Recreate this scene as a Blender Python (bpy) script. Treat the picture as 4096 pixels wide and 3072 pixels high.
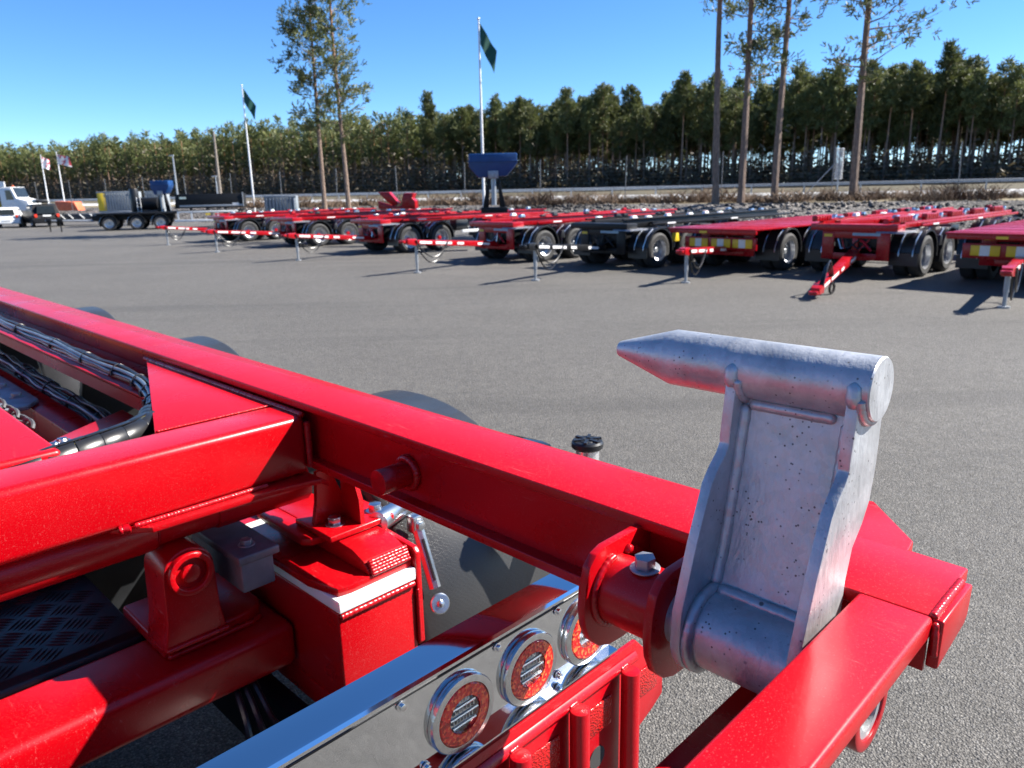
import bpy, bmesh, math, random
import numpy as np
from mathutils import Vector, Matrix
R = math.radians
for o in list(bpy.data.objects): bpy.data.objects.remove(o)
SC = bpy.context.scene
COL = SC.collection
random.seed(7); rng = np.random.default_rng(7)

# ------------------------------------------------------------------ camera, sky, sun, exposure
CAM_H = 2.0
_p, _r = R(14.467), R(-1.2836)
_f = Vector((0, math.cos(_p), -math.sin(_p))); _R = Vector((1, 0, 0)); _u = _R.cross(_f)
_R2 = _R*math.cos(_r) + _u*math.sin(_r); _U2 = _u*math.cos(_r) - _R*math.sin(_r)
cd = bpy.data.cameras.new('camera'); cam = bpy.data.objects.new('camera', cd); COL.objects.link(cam)
M = Matrix.Identity(4)
for i in range(3):
    M[i][0] = _R2[i]; M[i][1] = _U2[i]; M[i][2] = -_f[i]
M[2][3] = CAM_H
cam.matrix_world = M
cd.sensor_width = 36; cd.lens = 36*3020.6/4096; cd.clip_start = .05; cd.clip_end = 3000
cd.dof.use_dof = True; cd.dof.focus_distance = 1.15; cd.dof.aperture_fstop = 9.0
SC.camera = cam

SUN_AZ, SUN_EL = 80.0, 41.0                     # clockwise from the view direction (+Y), above the horizon
w = bpy.data.worlds.new('World'); SC.world = w; w.use_nodes = True
nt = w.node_tree; bg = nt.nodes['Background']
sky = nt.nodes.new('ShaderNodeTexSky'); sky.sky_type = 'NISHITA'; sky.sun_disc = False
sky.sun_elevation = R(SUN_EL); sky.sun_rotation = R(SUN_AZ)
sky.air_density = 1.0; sky.dust_density = 0; sky.ozone_density = 6; sky.altitude = 3200
hs = nt.nodes.new('ShaderNodeHueSaturation'); hs.inputs['Saturation'].default_value = 1.13
nt.links.new(sky.outputs[0], hs.inputs['Color']); nt.links.new(hs.outputs[0], bg.inputs[0]); bg.inputs[1].default_value = .078
sl = bpy.data.lights.new('sun', 'SUN'); sl.energy = 5.0; sl.angle = R(.53); sl.color = (1, .945, .86)
so = bpy.data.objects.new('sun', sl); COL.objects.link(so)
S = Vector((math.sin(R(SUN_AZ))*math.cos(R(SUN_EL)), math.cos(R(SUN_AZ))*math.cos(R(SUN_EL)), math.sin(R(SUN_EL))))
so.rotation_euler = S.to_track_quat('Z', 'Y').to_euler(); so.location = (30, 5, 40)
vs = SC.view_settings; vs.view_transform = 'Standard'; vs.look = 'None'; vs.gamma = 1; vs.use_curve_mapping = False
vs.exposure = 1.55
SC.render.engine = 'CYCLES'
SC.cycles.max_bounces = 5; SC.cycles.diffuse_bounces = 2; SC.cycles.glossy_bounces = 4; SC.cycles.transmission_bounces = 4; SC.cycles.transparent_max_bounces = 6

# ------------------------------------------------------------------ helpers
def tag(o, label=None, cat=None, group=None, kind=None):
    if label: o['label'] = label
    if cat: o['category'] = cat
    if group: o['group'] = group
    if kind: o['kind'] = kind
    return o
def thing(name, label, cat, loc=(0, 0, 0), rz=0, group=None):
    o = bpy.data.objects.new(name, None); COL.objects.link(o); o.empty_display_size = .2
    o.location = loc; o.rotation_euler = (0, 0, rz)
    return tag(o, label, cat, group)
def kids(o): return [c for c in bpy.data.objects if c.parent == o]
KIDS = {}
def link_child(c, p):
    c.parent = p; KIDS.setdefault(p.name, []).append(c)
def copy_tree(o, parent=None):
    c = o.copy(); COL.objects.link(c); 
    if parent: link_child(c, parent)
    for ch in KIDS.get(o.name, []): copy_tree(ch, c)
    return c
OFF = (0, 0, 0)
class MB:
    def __init__(s): s.v = []; s.f = []
    def add(s, vs, fs):
        n = len(s.v); s.v += [tuple(p) for p in vs]; s.f += [tuple(i+n for i in f) for f in fs]; return s
    def box(s, x0, x1, y0, y1, z0, z1):
        return s.add([(x0,y0,z0),(x1,y0,z0),(x1,y1,z0),(x0,y1,z0),(x0,y0,z1),(x1,y0,z1),(x1,y1,z1),(x0,y1,z1)],
                     [(0,3,2,1),(4,5,6,7),(0,1,5,4),(1,2,6,5),(2,3,7,6),(3,0,4,7)])
    def prism(s, pts, ax, a, b):
        n = len(pts)
        g = {'x': lambda p, t: (t, p[0], p[1]), 'y': lambda p, t: (p[0], t, p[1]), 'z': lambda p, t: (p[0], p[1], t)}[ax]
        return s.add([g(p, a) for p in pts]+[g(p, b) for p in pts],
                     [tuple(range(n))[::-1], tuple(range(n, 2*n))]+[(i, (i+1) % n, n+(i+1) % n, n+i) for i in range(n)])
    def cyl(s, p0, p1, r0, r1=None, n=20, caps=True):
        return s.tube([p0, p1], [r0, r0 if r1 is None else r1], n, caps)
    def tube(s, path, r, n=10, caps=True):
        P = [Vector(p) for p in path]; k = len(P)
        rr = r if isinstance(r, (list, tuple)) else [r]*k
        b = len(s.v); t = (P[1]-P[0]).normalized()
        up = Vector((0, 0, 1)) if abs(t.z) < .9 else Vector((1, 0, 0))
        nx = t.cross(up).normalized()
        for i in range(k):
            t = (P[min(i+1, k-1)]-P[max(i-1, 0)]).normalized()
            nx = (nx-t*nx.dot(t)).normalized(); ny = t.cross(nx)
            for j in range(n):
                a = 2*math.pi*j/n; s.v.append(tuple(P[i]+(nx*math.cos(a)+ny*math.sin(a))*rr[i]))
        for i in range(k-1):
            for j in range(n):
                s.f.append((b+i*n+j, b+i*n+(j+1) % n, b+(i+1)*n+(j+1) % n, b+(i+1)*n+j))
        if caps:
            s.f.append(tuple(b+j for j in range(n))[::-1]); s.f.append(tuple(b+(k-1)*n+j for j in range(n)))
        return s
    def lathe(s, prof, c, ax, n=28, closed=False):
        """prof: (radius, offset along ax) list; revolved about ax through c"""
        ax = Vector(ax).normalized(); up = Vector((0, 0, 1)) if abs(ax.z) < .9 else Vector((1, 0, 0))
        a1 = ax.cross(up).normalized(); a2 = ax.cross(a1); c = Vector(c); b = len(s.v); k = len(prof)
        for r_, h in prof:
            for j in range(n):
                a = 2*math.pi*j/n; s.v.append(tuple(c+ax*h+(a1*math.cos(a)+a2*math.sin(a))*r_))
        for i in range(k if closed else k-1):
            i2 = (i+1) % k
            for j in range(n):
                s.f.append((b+i*n+j, b+i*n+(j+1) % n, b+i2*n+(j+1) % n, b+i2*n+j))
        return s
    def mesh(s, name, mat, bevel=0, seg=2, smooth=32):
        me = bpy.data.meshes.new(name); me.from_pydata(s.v, [], s.f)
        bm = bmesh.new(); bm.from_mesh(me)
        bmesh.ops.recalc_face_normals(bm, faces=bm.faces)
        if bevel:
            es = [e for e in bm.edges if len(e.link_faces) == 2 and e.calc_face_angle(0) > R(25)]
            bmesh.ops.bevel(bm, geom=es, offset=bevel, segments=seg, profile=.5, affect='EDGES', clamp_overlap=True)
        bm.to_mesh(me); bm.free()
        me.materials.append(mat)
        if smooth: me.shade_smooth(); me.set_sharp_from_angle(angle=R(smooth))
        return me
    def build(s, name, mat, parent=None, bevel=0, seg=2, smooth=32, off=True):
        o = bpy.data.objects.new(name, s.mesh(name, mat, bevel, seg, smooth)); COL.objects.link(o)
        if parent is not None:
            link_child(o, parent)
            if off and parent.type == 'EMPTY': o.location = OFF
        return o
def arr_mesh(name, V, F, mat):
    me = bpy.data.meshes.new(name); V = np.asarray(V, np.float32); F = np.asarray(F, np.int32)
    me.vertices.add(len(V)); me.vertices.foreach_set('co', V.ravel())
    k = F.shape[1]; me.loops.add(F.size); me.loops.foreach_set('vertex_index', F.ravel())
    me.polygons.add(len(F)); me.polygons.foreach_set('loop_start', np.arange(0, F.size, k, dtype=np.int32))
    me.update(calc_edges=True); me.materials.append(mat); return me

# ------------------------------------------------------------------ materials
class NT:
    def __init__(s, name):
        s.m = bpy.data.materials.new(name); s.m.use_nodes = True; s.t = s.m.node_tree
        s.b = s.t.nodes['Principled BSDF']; s.tc = s.t.nodes.new('ShaderNodeTexCoord')
    def n(s, ty, **k):
        x = s.t.nodes.new('ShaderNode'+ty)
        for a, v in k.items(): setattr(x, a, v)
        return x
    def l(s, a, b): s.t.links.new(a, b)
    def mapping(s, scale=(1, 1, 1), rot=(0, 0, 0), out='Object'):
        m = s.n('Mapping'); m.inputs['Scale'].default_value = scale; m.inputs['Rotation'].default_value = rot
        s.l(s.tc.outputs[out], m.inputs[0]); return m.outputs[0]
    def noise(s, scale, det=4, rough=.55, vec=None):
        x = s.n('TexNoise'); x.inputs['Scale'].default_value = scale; x.inputs['Detail'].default_value = det
        x.inputs['Roughness'].default_value = rough; s.l(vec or s.tc.outputs['Object'], x.inputs['Vector']); return x.outputs[0]
    def vor(s, scale, vec=None, feat='F1', out='Distance'):
        x = s.n('TexVoronoi'); x.feature = feat; x.inputs['Scale'].default_value = scale
        s.l(vec or s.tc.outputs['Object'], x.inputs['Vector']); return x.outputs[out]
    def ramp(s, fac, stops):
        x = s.n('ValToRGB'); e = x.color_ramp.elements
        while len(e) < len(stops): e.new(.5)
        for i, (p, c) in enumerate(stops):
            e[i].position = p; e[i].color = (*c, 1) if isinstance(c, tuple) else (c, c, c, 1)
        s.l(fac, x.inputs[0]); return x.outputs[0]
    def mix(s, fac, a, b, mode='MIX'):
        x = s.n('Mix'); x.data_type = 'RGBA'; x.blend_type = mode
        for i, v in ((0, fac), (6, a), (7, b)):
            if hasattr(v, 'is_output'): s.l(v, x.inputs[i])
            elif i == 0: x.inputs[0].default_value = v
            else: x.inputs[i].default_value = (*v, 1)
        return x.outputs[2]
    def math(s, op, a, b=0.):
        x = s.n('Math'); x.operation = op
        for i, v in enumerate((a, b)):
            if hasattr(v, 'is_output'): s.l(v, x.inputs[i])
            else: x.inputs[i].default_value = v
        return x.outputs[0]
    def bump(s, h, strength=.3, dist=.01, nrm=None):
        x = s.n('Bump'); x.inputs['Strength'].default_value = strength; x.inputs['Distance'].default_value = dist
        s.l(h, x.inputs['Height'])
        if nrm: s.l(nrm, x.inputs['Normal'])
        return x.outputs[0]
    def set(s, **k):
        for a, v in k.items():
            i = s.b.inputs[a.replace('_', ' ')]
            if hasattr(v, 'is_output'): s.l(v, i)
            elif isinstance(v, tuple) and len(v) == 3: i.default_value = (*v, 1)
            else: i.default_value = v
        return s
def plain(name, col, rough=.5, metal=0., var=.12, nscale=6., bump=0., bscale=80., **k):
    t = NT(name); nz = t.noise(nscale, 3)
    lo = tuple(c*(1-var) for c in col); hi = tuple(min(1, c*(1+var)) for c in col)
    t.set(Base_Color=t.ramp(nz, [(.3, lo), (.7, hi)]), Roughness=rough, Metallic=metal, **k)
    if bump: t.set(Normal=t.bump(t.noise(bscale, 3), bump, .002))
    return t.m
def red_paint(name, wear=1.0, base=(.43, .0006, .0045)):
    t = NT(name)
    big = t.noise(3.2, 4); fine = t.noise(900, 2); peel = t.noise(160, 2)
    c = t.ramp(big, [(.3, tuple(x*.9 for x in base)), (.7, base)])
    # scuffed, dusty streaks along the length plus small chips
    st = t.noise(26, 6, .7, t.mapping((5.5, .55, 3)))
    area = t.noise(2.6, 3, .5)
    msk = t.math('MULTIPLY', t.ramp(st, [(.60, 0.), (.70, 1.)]), t.ramp(area, [(.50, 0.), (.62, 1.)]))
    c = t.mix(t.math('MULTIPLY', msk, .24*wear), c, (.66, .26, .26))
    dust = t.ramp(t.noise(420, 2, .5), [(.62, 0.), (.70, 1.)])
    c = t.mix(t.math('MULTIPLY', dust, .10), c, (.62, .40, .38))
    chips = t.ramp(t.vor(60), [(.03, 1.), (.045, 0.)])
    chips = t.math('MULTIPLY', chips, t.ramp(t.noise(5, 3), [(.58, 0.), (.66, 1.)]))
    c = t.mix(t.math('MULTIPLY', chips, .75*wear), c, (.10, .02, .02))
    ro = t.math('ADD', t.math('MULTIPLY', msk, .25), t.ramp(t.noise(7, 4), [(.3, .24), (.7, .36)]))
    t.set(Base_Color=c, Roughness=ro, Coat_Weight=.10, Coat_Roughness=.15, Specular_IOR_Level=.38,
          Normal=t.bump(peel, .05, .002, t.bump(fine, .025, .0006)))
    return t.m
def galvanised():
    t = NT('galvanised_steel')
    sp = t.vor(75, out='Color'); n1 = t.noise(13, 6, .65); streak = t.noise(40, 4, .6, t.mapping((1.2, 1.2, .14)))
    c = t.mix(.25, t.ramp(n1, [(.32, (.36, .38, .41)), (.68, (.58, .60, .63))]), t.ramp(sp, [(.2, .37), (.8, .58)]))
    c = t.mix(t.math('MULTIPLY', t.ramp(streak, [(.5, 0.), (.8, 1.)]), .5), c, (.40, .42, .45))
    spots = t.math('MULTIPLY', t.ramp(t.vor(110), [(.13, 1.), (.2, 0.)]), t.ramp(t.noise(16, 3), [(.48, 0.), (.56, 1.)]))
    big = t.math('MULTIPLY', t.ramp(t.vor(30), [(.08, 1.), (.13, 0.)]), t.ramp(t.noise(11, 3), [(.56, 0.), (.62, 1.)]))
    sm = t.math('MAXIMUM', spots, big)
    c = t.mix(t.math('MULTIPLY', sm, .85), c, (.05, .045, .05))
    t.set(Base_Color=c, Metallic=t.math('SUBTRACT', .62, t.math('MULTIPLY', sm, .4)),
          Roughness=t.ramp(n1, [(.3, .34), (.7, .50)]),
          Normal=t.bump(t.noise(120, 4, .6, t.mapping((1, 1, .3))), .4, .003, t.bump(t.noise(26, 3), .25, .006)))
    return t.m
def asphalt():
    t = NT('asphalt'); v = t.mapping()
    vn = t.n('TexVoronoi'); vn.inputs['Scale'].default_value = 120; t.l(v, vn.inputs['Vector']); cells = vn.outputs['Distance']; col = vn.outputs['Color']; patch = t.noise(.35, 5, .6, v); mid = t.noise(7, 4, .6, v)
    sep = t.n('SeparateColor'); t.l(col, sep.inputs[0])
    c = t.ramp(sep.outputs[0], [(.0, (.082, .077, .069)), (.55, (.126, .118, .107)), (.9, (.156, .147, .133)), (1., (.25, .235, .21))])
    edge = t.ramp(cells, [(.30, 1.02), (.62, .52)])
    c = t.mix(1., c, edge, 'MULTIPLY')
    c = t.mix(1., c, t.ramp(patch, [(.3, .90), (.7, 1.12)]), 'MULTIPLY')
    c = t.mix(1., c, t.ramp(mid, [(.3, .88), (.7, 1.14)]), 'MULTIPLY')
    # darker tyre-polished sweeps across the yard
    sw = t.noise(.55, 3, .5, t.mapping((.10, 1.5, 1), (0, 0, R(-8))))
    c = t.mix(t.math('MULTIPLY', t.ramp(sw, [(.54, 0.), (.62, 1.)]), .34), c, (.045, .043, .040))
    stn = t.noise(.9, 5, .65, v); c = t.mix(t.math('MULTIPLY', t.ramp(stn, [(.64, 0.), (.72, 1.)]), .35), c, (.045, .043, .040))
    h = t.math('SUBTRACT', 1., cells)
    t.set(Base_Color=c, Roughness=t.ramp(sep.outputs[1], [(.0, .45), (.3, .78), (1., .92)]),
          Normal=t.bump(h, .9, .008, t.bump(t.noise(22, 3, .6, v), .35, .01)))
    return t.m

RED = red_paint('red_paint'); RED_CLEAN = red_paint('red_paint_clean', .35, (.36, .0006, .0060))
GALV = galvanised(); ASPH = asphalt()
CHROME = NT('polished_steel'); CHROME.set(Base_Color=(.74, .76, .78), Metallic=1., Roughness=.07,
    Normal=CHROME.bump(CHROME.noise(3, 2), .03, .01)); CHROME = CHROME.m
BRUSHED = plain('brushed_steel', (.60, .61, .62), .22, 1., .1, 60, .3, 150)
ZINC = plain('zinc_plated', (.60, .63, .66), .28, 1., .1, 30, .15, 60)
DULL_ALU = plain('dull_aluminium', (.33, .34, .37), .5, .8, .2, 14, .3, 60)
RUBBER = plain('tyre_rubber', (.025, .025, .026), .75, 0, .3, 12)
BLACKPL = plain('black_plastic', (.014, .015, .017), .38, 0, .25, 8, .1, 120)
HOSE = plain('black_hose', (.012, .012, .013), .32, 0, .3, 30, .12, 60)
BLACKP = plain('black_paint', (.009, .0095, .011), .42, 0, .25, 5, Specular_IOR_Level=.25)
STEPM = plain('painted_chequer_plate', (.020, .021, .024), .34, .3, .2, 8, .1, 60)
CHAINM = plain('chain_steel', (.07, .073, .078), .7, .2, .2, 20)
DARKG = plain('weathered_block', (.17, .175, .19), .6, .6, .25, 14, .35, 60)
WHITEPL = plain('white_nylon', (.80, .80, .80), .40, 0, .04, 4, Subsurface_Weight=.25)
WHITEP = plain('white_paint', (.72, .73, .73), .4, 0, .06)
CABLE = plain('cable_grey_blue', (.11, .13, .16), .28, 0, .3, 20)
CABLE_B = plain('cable_black', (.02, .02, .022), .4, 0, .3, 20)
CABLE_T = plain('cable_tan', (.46, .31, .15), .35, 0, .3, 20)
YELLOW = plain('yellow_board', (.78, .50, .02), .45, 0, .08)
YELLOWP = plain('yellow_paint', (.72, .50, .03), .4, 0, .1)
BLUE = plain('blue_paint', (.006, .045, .16), .42, 0, .15, 3)
ORANGE = plain('orange_tarp', (.62, .13, .05), .6, 0, .15)
STEELRIM = plain('silver_rim', (.55, .56, .58), .38, .85, .1)
GREY_CONT = plain('grey_container_paint', (.26, .29, .32), .5, 0, .1)
STEEL_GREY = plain('grey_steel', (.34, .36, .38), .45, .6, .1)
GLASS_DK = plain('dark_window', (.02, .028, .035), .08, 0, .2)
WHITE_TAPE = plain('white_reflective_tape', (.75, .74, .74), .35, 0, .06, 30)
CARBON = None
def carbon():
    t = NT('textured_mudguard'); ch = t.n('TexChecker'); ch.inputs['Scale'].default_value = 110
    t.l(t.tc.outputs['Object'], ch.inputs['Vector'])
    t.set(Base_Color=t.ramp(t.noise(5, 3), [(.3, (.020, .021, .022)), (.7, (.030, .030, .031))]), Roughness=.36,
          Normal=t.bump(ch.outputs[1], .30, .0025))
    return t.m
CARBON = carbon()
def red_lens():
    t = NT('red_lens'); c = t.vor(190, out='Color'); d = t.vor(190)
    sep = t.n('SeparateColor'); t.l(c, sep.inputs[0])
    t.set(Base_Color=t.ramp(sep.outputs[0], [(.0, (.38, .004, .004)), (.6, (.85, .012, .010)), (1., (1., .20, .05))]),
          Roughness=.2, Normal=t.bump(d, .6, .002), Coat_Weight=.5, Coat_Roughness=.05)
    return t.m
REDLENS = red_lens()
CLEARREF = plain('lamp_reflector', (.86, .86, .88), .25, .8, .05, 40)
_g = NT('clear_lens'); _g.set(Base_Color=(1, 1, 1), Roughness=.03, Transmission_Weight=1., IOR=1.3); CLEAR = _g.m
def reflector_mat():
    t = NT('red_reflector'); d = t.vor(190)
    t.set(Base_Color=(.42, .006, .006), Roughness=.2, Normal=t.bump(d, .7, .004), Coat_Weight=.5)
    return t.m
REFL = reflector_mat()
def bark():
    t = NT('pine_bark'); v = t.mapping((6, 6, 1.5))
    sepz = t.n('SeparateXYZ'); t.l(t.tc.outputs['Object'], sepz.inputs[0])
    low = t.ramp(t.noise(3, 5, .65, v), [(.3, (.11, .080, .062)), (.7, (.32, .225, .17))])
    up = t.ramp(t.noise(3, 5, .65, v), [(.3, (.17, .085, .04)), (.7, (.36, .19, .095))])
    g = t.ramp(t.math('DIVIDE', sepz.outputs[2], 20.), [(.28, 0.), (.5, 1.)])
    t.set(Base_Color=t.mix(g, low, up), Roughness=.9, Normal=t.bump(t.noise(5, 5, .7, v), .8, .05))
    return t.m
BARK = bark()
def needles(name, a, b):
    t = NT(name); oi = t.n('ObjectInfo')
    nz = t.noise(1.3, 3)
    c = t.ramp(nz, [(.3, a), (.7, b)])
    hsv = t.n('HueSaturation'); t.l(c, hsv.inputs['Color'])
    t.l(t.ramp(oi.outputs['Random'], [(0, .75), (1, 1.25)]), hsv.inputs['Value'])
    t.set(Base_Color=hsv.outputs[0], Roughness=.6, Subsurface_Weight=0.)
    tr = t.n('BsdfTranslucent'); t.l(hsv.outputs[0], tr.inputs[0])
    mx = t.n('MixShader'); mx.inputs[0].default_value = .3
    out = t.t.nodes['Material Output']; t.l(t.b.outputs[0], mx.inputs[1]); t.l(tr.outputs[0], mx.inputs[2]); t.l(mx.outputs[0], out.inputs[0])
    return t.m
NEEDLE = needles('pine_needles', (.066, .086, .028), (.140, .150, .048))
NEEDLE_D = needles('dark_needles', (.055, .048, .028), (.115, .092, .055))
TWIG = plain('dry_twig', (.13, .085, .055), .9, 0, .4, 3)
def gravel_mat():
    t = NT('gravel'); c = t.vor(9, out='Color'); d = t.vor(9); sep = t.n('SeparateColor'); t.l(c, sep.inputs[0])
    col = t.ramp(sep.outputs[0], [(0., (.06, .056, .054)), (.5, (.17, .155, .145)), (1., (.34, .31, .285))])
    col = t.mix(1., col, t.ramp(d, [(.3, 1.), (.8, .25)]), 'MULTIPLY')
    col = t.mix(1., col, t.ramp(t.noise(.12, 3), [(.35, .55), (.65, 1.1)]), 'MULTIPLY')
    t.set(Base_Color=col, Roughness=.9, Normal=t.bump(t.math('SUBTRACT', 1., d), 1., .08)); return t.m
GRAVEL = gravel_mat()
def ground_mat(name, a, b, sc=.8):
    t = NT(name); t.set(Base_Color=t.ramp(t.noise(sc, 6, .7), [(.3, a), (.7, b)]), Roughness=.95,
                        Normal=t.bump(t.noise(6, 5, .7), .8, .1)); return t.m
DRYGRASS = ground_mat('dry_grass', (.13, .10, .06), (.27, .225, .13))
FORESTFLOOR = ground_mat('forest_floor', (.05, .045, .028), (.12, .10, .06), .4)
ROADM = ground_mat('pale_road', (.44, .44, .44), (.54, .54, .53), .3)

# ------------------------------------------------------------------ setting
def struct(o): o['kind'] = 'structure'; return o
TT = Vector((-.86, .51)); WW = Vector((.51, .86))          # along / across the road behind the yard
def tw(t, w_): p = TT*t + WW*w_; return p.x, p.y
o = struct(MB().add([(-500, -120, 0), (400, -120, 0), (400, 900, 0), (-500, 900, 0)], [(0, 1, 2, 3)]).build('ground', ASPH, smooth=0))
def foot(t): 
    k = min(1, max(0, (t-12)/22)); k = k*k*(3-2*k); return 31+9*k
def strip(name, mat, ws, zs, t0=-60, t1=330, n=150, rough=.0):
    mb = MB(); k = len(ws(0))
    vs_ = []
    for i in range(n+1):
        t = t0+(t1-t0)*i/n; W = ws(t)
        for j in range(k):
            x, y = tw(t, W[j]); vs_.append((x, y, zs[j]+random.uniform(-rough, rough)*(0 < j < k-1)))
    fs = [(i*k+j, (i+1)*k+j, (i+1)*k+j+1, i*k+j+1) for i in range(n) for j in range(k-1)]
    return mb.add(vs_, fs).build(name, mat, smooth=80)
def near_edge(t): return foot(t)+9
def far_edge(t): return 62+(foot(t)-31)*.45
struct(strip('gravel_bank', GRAVEL, lambda t: [foot(t), foot(t)+1, foot(t)+2.6, foot(t)+4.4, foot(t)+5.4], [-.05, .28, .75, 1.08, 1.15], rough=.07, n=300))
struct(strip('verge', DRYGRASS, lambda t: [foot(t)+5.2, foot(t)+6.5, foot(t)+8, near_edge(t)+.2], [1.145, 1.17, 1.22, 1.25], rough=.03))
struct(strip('road', ROADM, lambda t: [near_edge(t), (near_edge(t)+far_edge(t))/2, far_edge(t)], [1.262, 1.30, 1.28]))
struct(strip('far_verge', FORESTFLOOR, lambda t: [far_edge(t)-.2, far_edge(t)+2, 74, 100], [1.27, 1.24, 1.3, 1.5], rough=.04))
struct(strip('forest_floor', FORESTFLOOR, lambda t: [99.5, 120, 160, 520], [1.49, 1.6, 1.6, 1.3], t1=600))
# loose stones on the bank
V = []; F = []
ico = [(0,0,1),(.9,0,.2),(.3,.85,.1),(-.7,.5,.2),(-.7,-.5,.1),(.3,-.85,.2),(0,0,-.8)]; icf = [(0,1,2),(0,2,3),(0,3,4),(0,4,5),(0,5,1),(6,2,1),(6,3,2),(6,4,3),(6,5,4),(6,1,5)]
for i in range(5200):
    t = random.uniform(-25, 60) if random.random() < .8 else random.uniform(60, 140)
    k = random.random(); f0 = foot(t); w_ = f0+.2+k*4.6; z = np.interp(w_-f0, [0, 1, 2.6, 4.4, 5.4], [-.05, .28, .75, 1.08, 1.15])
    s_ = random.uniform(.05, .19); x, y = tw(t, w_); b = len(V); a = random.uniform(0, 6.3)
    for p in ico:
        q = (p[0]*math.cos(a)-p[1]*math.sin(a), p[0]*math.sin(a)+p[1]*math.cos(a), p[2])
        V.append((x+q[0]*s_*random.uniform(.7, 1.2), y+q[1]*s_*random.uniform(.7, 1.2), z+q[2]*s_*.7))
    F += [tuple(j+b for j in f) for f in icf]
o = bpy.data.objects.new('loose_stones', arr_mesh('loose_stones', V, F, GRAVEL)); COL.objects.link(o)
tag(o, 'loose grey broken stones covering the bank behind the trailers', 'stones', kind='stuff')

# ------------------------------------------------------------------ trees
def pine(seed, h, crown0, spread, nb, tufts, tl, twd, trunk_r, lean=0., ksp=4):
    """crown mesh (needle tufts + boughs) and trunk mesh of a Scots pine"""
    g = np.random.default_rng(seed); rd = random.Random(seed)
    tb = MB(); path = []; rr = []
    ph = rd.uniform(0, 6.3)
    for i in range(15):
        k = i/14; path.append((math.cos(ph)*(lean*k*h+.10*math.sin(k*5+seed)), math.sin(ph)*(lean*k*h+.08*math.sin(k*4+seed)), -.3+k*(h+.3)))
        rr.append(trunk_r*((1-k)**.75)*.92+.02+ (trunk_r*.25 if i == 0 else 0))
    tb.tube(path, rr, 8)
    bm_ = MB(); C_ = []; D_ = []
    def at(z):
        k = min(13.999, max(0, (z+.3)/(h+.3)*14)); i = int(k); a = Vector(path[i]); b = Vector(path[i+1]); return a.lerp(b, k-i)
    for b in range(nb):
        k = (b+rd.random())/nb; z = h*(crown0+(1-crown0)*k**.92)
        prof = math.sin(min(1, (1-k)*1.15+.08)*math.pi*.62)**.9*(1 if k > .12 else .55+k*3.5)
        L = spread*prof*rd.uniform(.55, 1.15)+.15
        az = rd.uniform(0, 6.283); tilt = rd.uniform(-.25, .35)+.35*k
        base = at(z); d = Vector((math.cos(az)*math.cos(tilt), math.sin(az)*math.cos(tilt), math.sin(tilt)))
        pts = [base]; dd = d.copy()
        for q in range(4):
            dd = (dd+Vector((rd.uniform(-.3, .3), rd.uniform(-.3, .3), rd.uniform(-.12, .28)))).normalized(); pts.append(pts[-1]+dd*L/4)
        r0 = max(.015, trunk_r*.22*(1-k*.6)); bm_.tube(pts, [r0, r0*.75, r0*.5, r0*.3, r0*.12], 4, False)
        m = max(2, int(tufts*(L/spread)*rd.uniform(.6, 1.2)))
        for q in range(m):
            s_ = rd.uniform(.32, 1.05) if L > .6 else rd.uniform(0, 1.05)
            i = min(3, int(s_*4)); p = pts[i].lerp(pts[i+1], min(1.1, s_*4-i))
            off = Vector((rd.gauss(0, 1), rd.gauss(0, 1), rd.gauss(.15, .45)))*L*.17
            C_.append(p+off); D_.append((d+Vector((0, 0, .8))+off.normalized()*.9).normalized())
    C_ = np.array(C_); D_ = np.array(D_); n = len(C_)
    V = []; F = []
    for k in range(ksp):
        dv = D_+g.normal(0, .75, (n, 3)); dv /= np.linalg.norm(dv, axis=1)[:, None]
        sd = np.cross(dv, g.normal(0, 1, (n, 3))); sd /= np.linalg.norm(sd, axis=1)[:, None]
        Lk = tl*g.uniform(.6, 1.2, (n, 1)); st = C_+g.normal(0, tl*.25, (n, 3))
        a = st-sd*twd*.35; b = st+sd*twd*.35; c = st+dv*Lk+sd*twd*.5; e = st+dv*Lk-sd*twd*.5
        i0 = len(V)*4; V.append(np.stack([a, b, c, e], 1).reshape(-1, 3))
    V = np.concatenate(V); F = np.arange(len(V)).reshape(-1, 4)
    return tb, bm_, V, F
def make_pine(name, label, seed, mat=None, cat='tree', **k):
    tb, bm_, V, F = pine(seed, **k)
    root = thing(name, label, cat)
    tr = tb.build('trunk', BARK, root)
    bo = bm_.build('boughs', BARK, tr)
    cr = bpy.data.objects.new('crown', arr_mesh('crown', V, F, mat or NEEDLE)); COL.objects.link(cr); link_child(cr, root)
    return root
FP = [make_pine('pine_tree', '', 100+i, h=14.+.7*(i % 3), crown0=(.56, .46, .63, .52, .42, .60)[i], spread=(1.55, 1.75, 1.3, 1.6, 1.9, 1.4)[i],
                nb=60, tufts=15, tl=.48, twd=.11, trunk_r=.15, lean=(.01, .02, .0, .015, .0, .02)[i], ksp=5) for i in range(6)]
cand = []
g = np.random.default_rng(3)
for i in range(16000):
    t = g.uniform(-30, 300); wv = 104+g.exponential(16 if t < 90 else 20)
    if t < 60 and wv > 150: continue
    if wv > 190: continue
    x, y = tw(t, wv); az = math.degrees(math.atan2(x, y))
    if not -37 < az < 37: continue
    d = math.hypot(x, y)
    if all((x-c[0])**2+(y-c[1])**2 > 1.9**2 for c in cand): cand.append((x, y, d, t, wv))
    if len(cand) >= 1900: break
cand.sort(key=lambda c: c[2])
near = cand[:285]; far = cand[285:]
near_lr = sorted(near, key=lambda c: c[0]/c[1])
used = [False]*6
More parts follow.
